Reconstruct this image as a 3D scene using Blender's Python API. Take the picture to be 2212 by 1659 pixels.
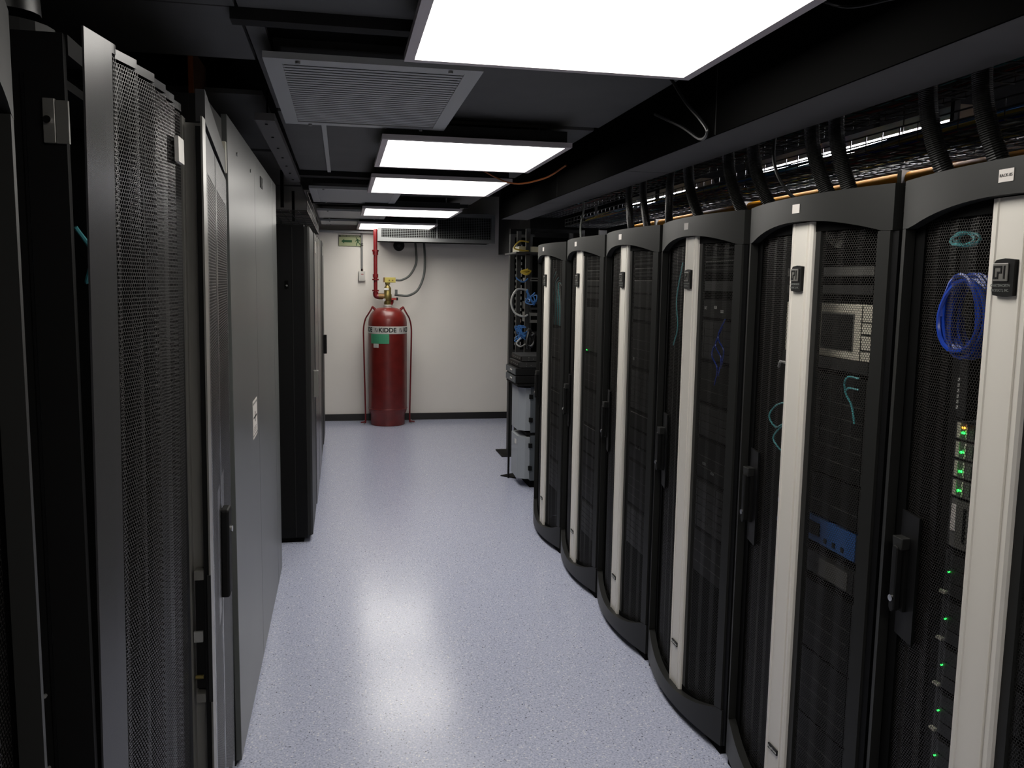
import bpy, math, random
import numpy as np
from mathutils import Matrix, Vector
random.seed(7)
PI = math.pi
S = bpy.context.scene
C = S.collection
for o in list(bpy.data.objects):
    bpy.data.objects.remove(o)

# ------------------------------------------------------------------ camera, world, exposure
YAW, PITCH, ROLL, FPX, CAMH = 0.19853, -0.11750, 0.01528, 1829.35, 1.75
fw = Vector((math.sin(YAW)*math.cos(PITCH), math.cos(YAW)*math.cos(PITCH), math.sin(PITCH)))
rt = Vector((math.cos(YAW), -math.sin(YAW), 0)); up = rt.cross(fw)
r2 = rt*math.cos(ROLL) + up*math.sin(ROLL); u2 = -rt*math.sin(ROLL) + up*math.cos(ROLL)
cd = bpy.data.cameras.new('camera'); cam = bpy.data.objects.new('camera', cd); C.objects.link(cam)
m = Matrix((r2, u2, -fw)).transposed().to_4x4(); m.translation = (0, 0, CAMH)
cam.matrix_world = m
cd.sensor_fit = 'HORIZONTAL'; cd.sensor_width = 36; cd.lens = FPX/2212*36; cd.clip_start = 0.02
S.camera = cam
w = bpy.data.worlds.new('world'); S.world = w; w.use_nodes = True
w.node_tree.nodes['Background'].inputs[0].default_value = (0.02, 0.02, 0.022, 1)
w.node_tree.nodes['Background'].inputs[1].default_value = 0.3
S.view_settings.view_transform = 'Standard'
S.view_settings.look = 'None'
S.view_settings.gamma = 1
S.view_settings.use_curve_mapping = False
S.view_settings.exposure = 0.0
PANEL_POWER = 9.0
TUBE_POWER = 22.0

# ------------------------------------------------------------------ materials
def mat(name, col, rough=0.5, metal=0.0, emit=None, estr=0, noise=0.0, nscale=30, spec=0.5, bump=0.0, coat=0.0):
    M = bpy.data.materials.new(name); M.use_nodes = True
    nt = M.node_tree; b = nt.nodes['Principled BSDF']
    c = (col[0], col[1], col[2], 1)
    b.inputs['Base Color'].default_value = c
    b.inputs['Roughness'].default_value = rough
    b.inputs['Metallic'].default_value = metal
    b.inputs['Specular IOR Level'].default_value = spec
    if coat:
        b.inputs['Coat Weight'].default_value = coat; b.inputs['Coat Roughness'].default_value = 0.12
    if emit:
        b.inputs['Emission Color'].default_value = (*emit, 1); b.inputs['Emission Strength'].default_value = estr
    if noise or bump:
        tc = nt.nodes.new('ShaderNodeTexCoord'); n = nt.nodes.new('ShaderNodeTexNoise')
        n.inputs['Scale'].default_value = nscale; n.inputs['Detail'].default_value = 4
        nt.links.new(tc.outputs['Object'], n.inputs['Vector'])
        if noise:
            r = nt.nodes.new('ShaderNodeMapRange')
            r.inputs['From Min'].default_value = 0.3; r.inputs['From Max'].default_value = 0.7
            r.inputs['To Min'].default_value = 1-noise; r.inputs['To Max'].default_value = 1+noise
            mx = nt.nodes.new('ShaderNodeVectorMath'); mx.operation = 'SCALE'
            mx.inputs[0].default_value = col
            nt.links.new(n.outputs['Fac'], r.inputs['Value']); nt.links.new(r.outputs[0], mx.inputs['Scale'])
            nt.links.new(mx.outputs[0], b.inputs['Base Color'])
        if bump:
            bp = nt.nodes.new('ShaderNodeBump'); bp.inputs['Strength'].default_value = bump
            bp.inputs['Distance'].default_value = 0.002
            nt.links.new(n.outputs['Fac'], bp.inputs['Height']); nt.links.new(bp.outputs[0], b.inputs['Normal'])
    return M
K = {}
K['rack'] = mat('charcoal_rack_paint', (0.014, 0.0142, 0.0135), 0.45, spec=0.28)
K['rackdark'] = mat('black_rack_paint', (0.0045, 0.0045, 0.0048), 0.5, spec=0.14)
K['black'] = mat('black_paint', (0.005, 0.005, 0.005), 0.6, spec=0.14)
K['matblack'] = mat('matt_black', (0.003, 0.003, 0.003), 0.8, spec=0.05)
K['mesh'] = mat('perforated_steel_black', (0.019, 0.018, 0.0165), 0.42, spec=0.35)
K['meshgrey'] = mat('perforated_steel_grey', (0.036, 0.035, 0.035), 0.33, spec=0.5)
K['silver'] = mat('satin_silver', (0.66, 0.63, 0.575), 0.42, metal=0.1)
K['alu'] = mat('aluminium', (0.20, 0.195, 0.18), 0.32, metal=0.4)
K['steel'] = mat('galvanised_steel', (0.30, 0.30, 0.29), 0.4, metal=0.3)
K['chrome'] = mat('chrome', (0.7, 0.7, 0.7), 0.15, metal=1.0)
K['crac'] = mat('grey_cabinet_paint', (0.085, 0.090, 0.087), 0.33, noise=0.08, nscale=2.5, spec=0.3)
K['doorgrey'] = mat('warm_grey_paint', (0.034, 0.034, 0.036), 0.27, spec=0.55)
K['white'] = mat('white_plastic', (0.62, 0.60, 0.56), 0.5)
K['cream'] = mat('cream_plastic', (0.5, 0.47, 0.33), 0.5)
K['paper'] = mat('paper_label', (0.62, 0.58, 0.55), 0.7)
K['ink'] = mat('black_ink', (0.02, 0.02, 0.02), 0.7)
K['greyink'] = mat('grey_print', (0.22, 0.21, 0.20), 0.6)
K['ceil'] = mat('black_ceiling_paint', (0.10, 0.10, 0.098), 0.7, noise=0.12, nscale=3)
K['ceildark'] = mat('dark_plenum', (0.008, 0.008, 0.008), 0.9)
K['face'] = mat('soffit_face_shade', (0.004, 0.004, 0.004), 0.9, spec=0.0)  # near-black: the shade on the upright soffit face is put into its colour
K['soffit'] = mat('soffit_paint', (0.15, 0.145, 0.142), 0.8, noise=0.05, nscale=4, spec=0.2)
K['lframe'] = mat('light_frame', (0.62, 0.57, 0.59), 0.45)
K['grille'] = mat('grey_grille', (0.46, 0.47, 0.47), 0.5)
K['grating'] = mat('dark_grey_grating', (0.16, 0.165, 0.165), 0.6, spec=0.2)
K['panel'] = mat('lit_diffuser', (0.8, 0.8, 0.8), 0.5, emit=(1.0, 0.965, 0.90), estr=PANEL_POWER)
K['tube'] = mat('lit_tube', (0.8, 0.8, 0.8), 0.5, emit=(0.93, 0.93, 1.0), estr=TUBE_POWER)
K['hose'] = mat('black_hose_rubber', (0.010, 0.010, 0.010), 0.35)
K['hosegrey'] = mat('grey_hose', (0.085, 0.09, 0.085), 0.5)
K['wire'] = mat('black_wire', (0.09, 0.09, 0.09), 0.3, metal=0.5)
K['red'] = mat('red_tank_paint', (0.150, 0.013, 0.010), 0.35, noise=0.22, nscale=9, coat=0.15)
K['redpipe'] = mat('red_pipe_paint', (0.15, 0.010, 0.012), 0.28, coat=0.4)
K['brass'] = mat('brass', (0.20, 0.155, 0.05), 0.4, metal=0.7)
K['bronze'] = mat('bronze', (0.16, 0.09, 0.035), 0.45, metal=0.6)
K['yellow'] = mat('yellow_paint', (0.40, 0.33, 0.07), 0.5)
K['duct'] = mat('yellow_raceway', (0.42, 0.18, 0.010), 0.6, spec=0.1)
K['green'] = mat('green_label', (0.07, 0.36, 0.19), 0.6)
K['greendk'] = mat('green_label_print', (0.03, 0.2, 0.1), 0.6)
K['signg'] = mat('sign_pale_green', (0.42, 0.46, 0.26), 0.6)
K['signd'] = mat('sign_dark_green', (0.010, 0.085, 0.022), 0.6)
K['signh'] = mat('sign_header', (0.06, 0.065, 0.045), 0.6)
K['bluec'] = mat('blue_cable', (0.008, 0.035, 0.27), 0.25)
K['lbluec'] = mat('light_blue_cable', (0.04, 0.16, 0.42), 0.4)
K['teal'] = mat('teal_cable', (0.07, 0.34, 0.36), 0.4)
K['whitec'] = mat('white_cable', (0.42, 0.42, 0.40), 0.4)
K['greyc'] = mat('grey_cable', (0.15, 0.16, 0.15), 0.4)
K['redc'] = mat('red_cable', (0.30, 0.03, 0.02), 0.4)
K['orangec'] = mat('orange_cable', (0.35, 0.10, 0.02), 0.4)
K['yellowc'] = mat('yellow_cable', (0.5, 0.36, 0.04), 0.4)
K['blackc'] = mat('black_cable', (0.012, 0.012, 0.012), 0.35)
K['bluebez'] = mat('blue_bezel', (0.03, 0.11, 0.34), 0.4)
K['devgrey'] = mat('device_grey', (0.10, 0.097, 0.088), 0.5)
K['devlight'] = mat('device_light_grey', (0.55, 0.52, 0.43), 0.5)
K['devdark'] = mat('device_dark', (0.0055, 0.0055, 0.0055), 0.5, spec=0.2)
K['devmid'] = mat('device_mid', (0.017, 0.017, 0.0165), 0.5)
K['upsl'] = mat('ups_light_grey', (0.30, 0.32, 0.34), 0.5)
K['upsd'] = mat('ups_dark_grey', (0.075, 0.085, 0.095), 0.5)
K['ledg'] = mat('green_led', (0, 0.2, 0), 0.5, emit=(0.02, 1.0, 0.08), estr=5)
K['ledo'] = mat('orange_led', (0.3, 0.1, 0), 0.5, emit=(1.0, 0.35, 0.04), estr=3)
K['ledy'] = mat('lime_led', (0, 0.2, 0), 0.5, emit=(0.5, 1.0, 0.08), estr=4)
K['wall'] = mat('wall_paint', (0.86, 0.82, 0.76), 0.75, noise=0.02, nscale=1.5, bump=0.08)
K['walldark'] = mat('dark_wall_tone', (0.02, 0.02, 0.02), 0.8)
K['brown'] = mat('brown_cardboard', (0.14, 0.06, 0.025), 0.7)
K['skirt'] = mat('black_skirting', (0.012, 0.011, 0.010), 0.35)

def floor_mat():
    M = bpy.data.materials.new('speckled_vinyl'); M.use_nodes = True
    nt = M.node_tree; b = nt.nodes['Principled BSDF']; L = nt.links.new
    tc = nt.nodes.new('ShaderNodeTexCoord')
    base = nt.nodes.new('ShaderNodeTexNoise'); base.inputs['Scale'].default_value = 120; base.inputs['Detail'].default_value = 3
    L(tc.outputs['Object'], base.inputs['Vector'])
    cr = nt.nodes.new('ShaderNodeValToRGB')
    cr.color_ramp.elements[0].position = 0.35; cr.color_ramp.elements[0].color = (0.37, 0.40, 0.55, 1)
    cr.color_ramp.elements[1].position = 0.62; cr.color_ramp.elements[1].color = (0.57, 0.595, 0.73, 1)
    L(base.outputs['Fac'], cr.inputs[0])
    prev = cr.outputs[0]
    for scale, thr, wid, col in ((120, 0.085, 0.30, (0.07, 0.075, 0.10, 1)), (110, 0.12, 0.40, (0.72, 0.73, 0.78, 1)), (230, 0.13, 0.36, (0.20, 0.21, 0.26, 1))):
        v = nt.nodes.new('ShaderNodeTexVoronoi'); v.inputs['Scale'].default_value = scale
        nz = nt.nodes.new('ShaderNodeTexNoise'); nz.inputs['Scale'].default_value = scale*1.3
        ad = nt.nodes.new('ShaderNodeVectorMath'); ad.operation = 'MULTIPLY_ADD'
        ad.inputs[1].default_value = (0.012, 0.012, 0.0)
        L(tc.outputs['Object'], nz.inputs['Vector']); L(nz.outputs['Color'], ad.inputs[0]); L(tc.outputs['Object'], ad.inputs[2])
        L(ad.outputs[0], v.inputs['Vector'])
        sp = nt.nodes.new('ShaderNodeSeparateColor'); L(v.outputs['Color'], sp.inputs[0])
        lt = nt.nodes.new('ShaderNodeMath'); lt.operation = 'LESS_THAN'; lt.inputs[1].default_value = thr
        L(sp.outputs[0], lt.inputs[0])
        l2 = nt.nodes.new('ShaderNodeMath'); l2.operation = 'LESS_THAN'; l2.inputs[1].default_value = wid
        L(v.outputs['Distance'], l2.inputs[0])
        mu = nt.nodes.new('ShaderNodeMath'); mu.operation = 'MULTIPLY'; L(lt.outputs[0], mu.inputs[0]); L(l2.outputs[0], mu.inputs[1])
        mx = nt.nodes.new('ShaderNodeMix'); mx.data_type = 'RGBA'
        L(mu.outputs[0], mx.inputs[0]); L(prev, mx.inputs[6]); mx.inputs[7].default_value = col
        prev = mx.outputs[2]
    L(prev, b.inputs['Base Color'])
    b.inputs['Roughness'].default_value = 0.215
    b.inputs['Specular IOR Level'].default_value = 0.5
    n2 = nt.nodes.new('ShaderNodeTexNoise'); n2.inputs['Scale'].default_value = 60
    L(tc.outputs['Object'], n2.inputs['Vector'])
    bp = nt.nodes.new('ShaderNodeBump'); bp.inputs['Strength'].default_value = 0.12; bp.inputs['Distance'].default_value = 0.001
    L(n2.outputs['Fac'], bp.inputs['Height']); L(bp.outputs[0], b.inputs['Normal'])
    return M
K['floor'] = floor_mat()

# ------------------------------------------------------------------ mesh helpers
class MB:
    def __init__(s): s.v = []; s.f = []
    def box(s, x0, y0, z0, x1, y1, z1):
        x0, x1 = min(x0, x1), max(x0, x1); y0, y1 = min(y0, y1), max(y0, y1); z0, z1 = min(z0, z1), max(z0, z1)
        n = len(s.v)
        s.v += [(x0,y0,z0),(x1,y0,z0),(x1,y1,z0),(x0,y1,z0),(x0,y0,z1),(x1,y0,z1),(x1,y1,z1),(x0,y1,z1)]
        s.f += [tuple(n+i for i in q) for q in ((0,3,2,1),(4,5,6,7),(0,1,5,4),(1,2,6,5),(2,3,7,6),(3,0,4,7))]
        return s
    def prism(s, pts, z0, z1, axis='Z'):
        # polygon pts in the plane normal to axis, extruded
        n = len(s.v); k = len(pts)
        def P(a, b, c):
            return {'Z': (a, b, c), 'X': (c, a, b), 'Y': (a, c, b)}[axis]
        s.v += [P(a, b, z0) for a, b in pts] + [P(a, b, z1) for a, b in pts]
        s.f.append(tuple(n+i for i in reversed(range(k)))); s.f.append(tuple(n+k+i for i in range(k)))
        for i in range(k):
            j = (i+1) % k; s.f.append((n+i, n+j, n+k+j, n+k+i))
        return s
    def tube(s, pts, r, n=8, caps=True, rad=None):
        pts = [Vector(p) for p in pts]; N = len(pts); base = len(s.v)
        t0 = (pts[1]-pts[0]).normalized()
        a = Vector((0,0,1)) if abs(t0.z) < 0.9 else Vector((1,0,0))
        nx = t0.cross(a).normalized()
        for i, p in enumerate(pts):
            t = (pts[min(i+1, N-1)]-pts[max(i-1, 0)]).normalized()
            nx = (nx - t*nx.dot(t)).normalized(); ny = t.cross(nx)
            rr = rad[i] if rad else r
            for k in range(n):
                an = 2*PI*k/n
                s.v.append(tuple(p + nx*(math.cos(an)*rr) + ny*(math.sin(an)*rr)))
        for i in range(N-1):
            for k in range(n):
                q = (k+1) % n
                s.f.append((base+i*n+k, base+i*n+q, base+(i+1)*n+q, base+(i+1)*n+k))
        if caps:
            s.f.append(tuple(base+k for k in reversed(range(n)))); s.f.append(tuple(base+(N-1)*n+k for k in range(n)))
        return s
    def lathe(s, prof, cx, cy, n=32):
        base = len(s.v)
        for r, z in prof:
            for k in range(n):
                a = 2*PI*k/n; s.v.append((cx+r*math.cos(a), cy+r*math.sin(a), z))
        for i in range(len(prof)-1):
            for k in range(n):
                q = (k+1) % n; s.f.append((base+i*n+k, base+i*n+q, base+(i+1)*n+q, base+(i+1)*n+k))
        s.f.append(tuple(base+k for k in reversed(range(n)))); s.f.append(tuple(base+(len(prof)-1)*n+k for k in range(n)))
        return s
    def build(s, name, m, parent=None, smooth=False, bevel=0):
        me = bpy.data.meshes.new(name); me.from_pydata(s.v, [], s.f); me.update()
        me.materials.append(K[m] if isinstance(m, str) else m)
        if smooth:
            for p in me.polygons: p.use_smooth = True
        o = bpy.data.objects.new(name, me); C.objects.link(o)
        if parent: o.parent = parent
        if smooth:
            md = o.modifiers.new('es', 'EDGE_SPLIT'); md.split_angle = math.radians(40)
        if bevel:
            md = o.modifiers.new('bv', 'BEVEL'); md.width = bevel; md.segments = 2; md.limit_method = 'ANGLE'
        return o
def box(name, m, parent, *a, bevel=0): return MB().box(*a).build(name, m, parent, bevel=bevel)
def tag(o, label=None, cat=None, group=None, kind=None):
    if label: o['label'] = label
    if cat: o['category'] = cat
    if group: o['group'] = group
    if kind: o['kind'] = kind
    return o
def empty(name, loc=(0,0,0), label=None, cat=None, group=None, rz=0):
    o = bpy.data.objects.new(name, None); C.objects.link(o); o.location = loc; o.rotation_euler = (0,0,rz)
    o.empty_display_size = 0.1
    return tag(o, label, cat, group)
def kids(o): return [c for c in bpy.data.objects if c.parent == o]
def copy_tree(o, parent=None):
    c = o.copy(); C.objects.link(c)
    if parent: c.parent = parent
    for ch in kids(o): copy_tree(ch, c)
    return c
def text(name, body, size, m, parent, origin, right, upv, extrude=0.0006, align='CENTER', sx=1.0, bold=0.0):
    cu = bpy.data.curves.new(name, 'FONT'); cu.body = body; cu.size = size; cu.extrude = extrude; cu.align_x = align; cu.align_y = 'CENTER'
    cu.offset = bold; cu.resolution_u = 3
    t = bpy.data.objects.new('tmp', cu); C.objects.link(t)
    dg = bpy.context.evaluated_depsgraph_get(); dg.update()
    me = bpy.data.meshes.new_from_object(t.evaluated_get(dg)); bpy.data.objects.remove(t)
    me.name = name; me.materials.clear(); me.materials.append(K[m])
    o = bpy.data.objects.new(name, me); C.objects.link(o)
    R_ = Vector(right).normalized(); U_ = Vector(upv).normalized(); N_ = R_.cross(U_)
    for v in me.vertices:
        v.co = Vector(origin) + R_*(v.co.x*sx) + U_*v.co.y + N_*v.co.z
    if parent: o.parent = parent
    return o
def bez(p0, p1, p2, p3, n=16):
    out = []
    for i in range(n+1):
        t = i/n; a = (1-t)**3; b = 3*(1-t)**2*t; c = 3*(1-t)*t*t; d = t**3
        out.append(tuple(a*p0[k]+b*p1[k]+c*p2[k]+d*p3[k] for k in range(3)))
    return out
def spline(pts, n=8):
    pts = [Vector(p) for p in pts]; out = []
    P = [pts[0]*2-pts[1]] + pts + [pts[-1]*2-pts[-2]]
    for i in range(1, len(P)-2):
        for k in range(n):
            t = k/n; a, b, c, d = P[i-1], P[i], P[i+1], P[i+2]
            out.append(0.5*((2*b)+(c-a)*t+(2*a-5*b+4*c-d)*t*t+(3*b-a-3*c+d)*t**3))
    out.append(pts[-1]); return out

def hex_sheet(name, m, parent, curve, s0, s1, z0, z1, pitch, open_=0.78, solid=(), openf=None):
    """perforated sheet; curve(s)->(x,y); one ring of six quads round every hexagonal hole. solid: (s0,s1,z0,z1) unperforated areas"""
    rowh = pitch*math.sqrt(3)/2
    ns = max(1, int((s1-s0)/pitch)); nz = int((z1-z0)/rowh)
    R = pitch/math.sqrt(3)
    ang = np.array([PI/2 + k*PI/3 for k in range(6)])
    ii, jj = np.meshgrid(np.arange(ns), np.arange(nz), indexing='ij')
    cs = s0 + (ii + 0.25 + 0.5*(jj % 2))*pitch; cz = z0 + (jj+0.5)*rowh
    cs = cs.ravel(); cz = cz.ravel()
    keep = (cs < s1)
    fill = np.zeros(len(cs), bool)
    for a, b, c, d in solid: fill |= (cs > a) & (cs < b) & (cz > c) & (cz < d)
    cs0, cz0 = cs[keep & ~fill], cz[keep & ~fill]
    csf, czf = cs[keep & fill], cz[keep & fill]
    def ring(cs, cz, r):
        s = np.clip(cs[:, None] + r*np.cos(ang), s0, s1); z = np.clip(cz[:, None] + r*np.sin(ang), z0, z1); return s, z
    so, zo = ring(cs0, cz0, R); si, zi = ring(cs0, cz0, R*(openf(cs0)[:, None] if openf else open_))
    n = len(cs0)
    sf, zf = ring(csf, czf, R)
    s_all = np.concatenate([np.concatenate([so, si], 1).ravel(), sf.ravel()])
    z_all = np.concatenate([np.concatenate([zo, zi], 1).ravel(), zf.ravel()])
    x, y = curve(s_all)
    co = np.stack([x, y, z_all], 1).astype(np.float32)
    b = (np.arange(n)*12)[:, None]
    quads = []
    for k in range(6):
        q = (k+1) % 6
        quads.append(b + np.array([[k, q, 6+q, 6+k]]))
    quads = np.concatenate(quads, 0)
    nf = len(csf)
    hexf = n*12 + (np.arange(nf)*6)[:, None] + np.arange(6)[None, :]
    loops = np.concatenate([quads.ravel(), hexf.ravel()]).astype(np.int32)
    tot = np.concatenate([np.full(len(quads), 4), np.full(nf, 6)]).astype(np.int32)
    start = np.concatenate([[0], np.cumsum(tot)[:-1]]).astype(np.int32)
    me = bpy.data.meshes.new(name)
    me.vertices.add(len(co)); me.vertices.foreach_set('co', co.ravel())
    me.loops.add(len(loops)); me.loops.foreach_set('vertex_index', loops)
    me.polygons.add(len(tot)); me.polygons.foreach_set('loop_start', start)
    try: me.polygons.foreach_set('loop_total', tot)
    except Exception: pass
    me.update(calc_edges=True); me.validate()
    me.materials.append(K[m])
    o = bpy.data.objects.new(name, me); C.objects.link(o)
    if parent: o.parent = parent
    return o

# ------------------------------------------------------------------ room shell
tag(MB().box(-2.2, -1.6, -0.1, 4.2, 10.95, 0).build('floor', 'floor'), kind='structure')
tag(MB().box(-2.2, -1.6, 2.85, 4.2, 10.95, 2.95).build('ceiling', 'ceildark'), kind='structure')
ceiling = bpy.data.objects['ceiling']
tag(MB().box(-0.9, 10.80, 0, 2.15, 10.95, 2.85).build('wall_back', 'wall'), kind='structure')
tag(MB().box(2.15, 10.80, 0, 4.2, 10.95, 2.85).build('wall_back_right', 'walldark'), kind='structure')  # same wall made dark: colour stands for the darkness of the hot aisle
tag(MB().box(-2.2, 10.80, 0, -0.9, 10.95, 2.85).build('wall_back_left', 'walldark'), kind='structure')
tag(MB().box(-2.3, -1.6, 0, -2.2, 10.95, 2.85).build('wall_left', 'walldark'), kind='structure')
tag(MB().box(4.2, -1.6, 0, 4.3, 10.95, 2.85).build('wall_right', 'walldark'), kind='structure')
tag(MB().box(-2.2, -1.7, 0, 4.2, -1.6, 2.85).build('wall_front', 'wall'), kind='structure')
tag(MB().box(-0.9, 10.785, 0, 2.15, 10.80, 0.085).build('baseboard_back', 'skirt'), kind='structure')
# dropped ceiling panels
def cpanel(x0, x1, y0, y1, z=2.50, m='ceil'):
    return box('ceiling_panel', m, ceiling, x0, y0, z, x1, y1, z+0.02)
for y0, y1 in ((-1.5, -0.3), (-0.3, 0.9), (0.9, 2.55)):
    cpanel(-1.50, -0.285, y0, min(y1, 3.1)); cpanel(-0.275, 1.215, y0, y1)
cpanel(-1.50, -0.285, 2.56, 3.13); cpanel(-0.275, -0.22, 2.64, 3.95)
cpanel(-0.275, 1.215, 2.62, 2.72)
cpanel(0.46, 1.215, 2.75, 4.02); cpanel(-0.275, -0.09, 4.02, 6.05); cpanel(-0.07, 1.215, 4.1, 6.05)
cpanel(-0.275, 1.215, 6.25, 6.45); cpanel(0.50, 1.215, 6.5, 8.2); cpanel(-0.26, 1.215, 8.3, 9.6); cpanel(-0.26, 1.215, 9.65, 10.75)
for y0, y1 in ((4.0, 5.6), (5.7, 7.6), (7.7, 10.7)): cpanel(-1.50, -0.34, y0, y1, 2.56)
box('ceiling_strip', 'grille', ceiling, -0.09, 3.97, 2.486, -0.068, 6.02, 2.50)
for y, w_ in ((2.56, 0.06), (6.1, 0.12), (8.24, 0.05)):
    box('ceiling_dark_bar', 'ceildark', ceiling, -0.30, y, 2.47, 1.2, y+w_, 2.56)  # black bars for a cross beam and for soft shadow bands on the ceiling
# soffit / bulkhead above the right racks
sof = tag(MB().box(1.221, -1.5, 2.256, 1.43, 6.6, 2.84).build('trim_1', 'face'), kind='structure')
for y0, y1 in ((-1.5, 1.2), (1.205, 3.63), (3.64, 5.2), (5.21, 6.6)): box('soffit_board', 'soffit', sof, 1.2215, y0, 2.250, 1.432, y1, 2.2555)
box('soffit_face', 'face', sof, 1.214, -1.5, 2.2495, 1.2212, 6.6, 2.84)
box('soffit_seam', 'devmid', sof, 1.212, 2.69, 2.25, 1.2139, 2.692, 2.5)
box('soffit_seam', 'matblack', sof, 1.212, 4.8, 2.25, 1.2139, 4.805, 2.5)
bh = tag(MB().box(1.96, 8.9, 2.12, 4.1, 10.75, 2.84).build('trim_2', 'walldark'), kind='structure')
# left-hand channel under the ceiling
ch = empty('ceiling_channel', (-0.31, 3.7, 2.40), 'long riveted black channel under the ceiling above the grey cabinet', 'channel')
box('channel_body', 'soffit', ch, -0.035, 0, 0, 0.045, 2.2, 0.03)
for i in range(7): MB().tube([(0.005, 0.08+i*0.33, -0.004), (0.005, 0.08+i*0.33, 0.0)], 0.006, 8).build('rivet', 'black', ch)
for i in (0.2, 1.9): MB().tube([(0.0, i, 0.03), (0.0, i, 0.16)], 0.004, 6).build('hanger_rod', 'black', ch)

# ------------------------------------------------------------------ ceiling lights
LY = [(-0.80, 0.15), (1.55, 2.54), (3.89, 4.84), (5.30, 6.23), (7.56, 8.38), (9.52, 10.60)]
LN = ['ceiling light panel above and behind the camera',
      'large white ceiling light panel nearest the camera, cut by the top edge',
      'white ceiling light panel just beyond the nearest air grille',
      'white ceiling light panel in the middle of the row of five',
      'white ceiling light panel fourth along the row, overlapping the cooling grating',
      'white ceiling light panel farthest away, just before the back wall']
for (y0, y1), lab in zip(LY, LN):
    L = empty('ceiling_light', (0.615, (y0+y1)/2, 2.38), lab, 'ceiling light', 'row of ceiling light panels')
    h = (y1-y0)/2; W = 0.435; f = 0.028
    mb = MB(); mb.box(-W, -h, 0, W, -h+f, 0.022).box(-W, h-f, 0, W, h, 0.022).box(-W, -h+f, 0, -W+f, h-f, 0.022).box(W-f, -h+f, 0, W, h-f, 0.022)
    mb.build('frame', 'lframe', L)
    box('diffuser', 'panel', L, -W+f, -h+f, 0.006, W-f, h-f, 0.012)
    box('housing', 'ceildark', L, -W+0.02, -h+0.02, 0.022, W-0.02, h-0.02, 0.075)
    for sx in (-0.3, 0.3):
        for sy in (-h+0.1, h-0.1): MB().tube([(sx, sy, 0.075), (sx, sy, 0.125)], 0.004, 6).build('hanger', 'wire', L)

# ------------------------------------------------------------------ air grilles
GY = [(2.80, 3.92), (6.55, 7.65), (8.55, 9.50), (9.95, 10.60)]
GN = ['grey slatted air grille in the ceiling beside the nearest light',
      'grey slatted air grille in the ceiling left of the middle lights',
      'grey slatted air grille third along the ceiling, beyond the middle lights',
      'grey slatted air grille last along the ceiling, by the back wall']
for gi, ((y0, y1), lab) in enumerate(zip(GY, GN)):
    G = empty('air_grille', (0.11, (y0+y1)/2, 2.43), lab, 'grille', 'slatted air grilles in the ceiling')
    h = (y1-y0)/2; W = 0.345; f = 0.055
    mb = MB(); mb.box(-W, -h, 0, W, -h+f, 0.02).box(-W, h-f, 0, W, h, 0.02).box(-W, -h+f, 0, -W+f, h-f, 0.02).box(W-f, -h+f, 0, W, h-f, 0.02)
    mb.build('frame', 'grille', G)
    box('duct_box', 'ceildark', G, -W+0.03, -h+0.03, 0.045, W-0.03, h-0.03, 0.068)
    sl = MB(); sl.prism([(-0.0085, 0.0025), (-0.0085, 0.001), (0.0085, 0.0), (0.0085, 0.0015)], -W+f, W-f, 'X')
    n = int((2*h-2*f)/0.036); me = None
    for i in range(n):
        yy = -h+f+0.016+i*(2*h-2*f-0.01)/n
        if me is None:
            o = sl.build('slat', 'grille', G); me = o.data
        else:
            o = bpy.data.objects.new('slat', me); C.objects.link(o); o.parent = G
        o.location = (0, yy, 0.002)
    for sx in (-0.24, 0.24):
        for sy in (-h+0.02, h-0.02): MB().tube([(sx, sy, -0.008), (sx, sy, 0.0)], 0.008, 8).build('screw', 'steel', G)

# ------------------------------------------------------------------ curved-front server racks
RW = 0.80; HW = RW/2; BULGE = 0.058
def bul(u, off=0.0): return -(BULGE*(1-(u/HW)**2)) + off
def plate(mb, u0, u1, zlo, zhi, x_out=0.0, x_in=0.028, n=14):
    b = len(mb.v)
    for i in range(n+1):
        u = u0+(u1-u0)*i/n; a = bul(u, x_out); c = bul(u, x_in); zl = zlo(u); zh = zhi(u)
        mb.v += [(a, u, zl), (a, u, zh), (c, u, zh), (c, u, zl)]
    for i in range(n):
        for k in range(4):
            q = (k+1) % 4
            mb.f.append((b+4*i+k, b+4*i+q, b+4*(i+1)+q, b+4*(i+1)+k))
    mb.f.append((b, b+3, b+2, b+1)); e = b+4*n; mb.f.append((e, e+1, e+2, e+3))
    return mb
arch_t = lambda u: 1.902 + 0.045*max(0, 1-((u)/0.355)**2)
arch_b = lambda u: 0.175 - 0.075*max(0, 1-((u)/0.355)**2)
def mesh_curve(s):
    x = -(BULGE*(1-(s/HW)**2)) + 0.034
    ph = np.abs(((s/0.075) % 1.0)-0.5)*2
    return x + ph*0.007, s
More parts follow.
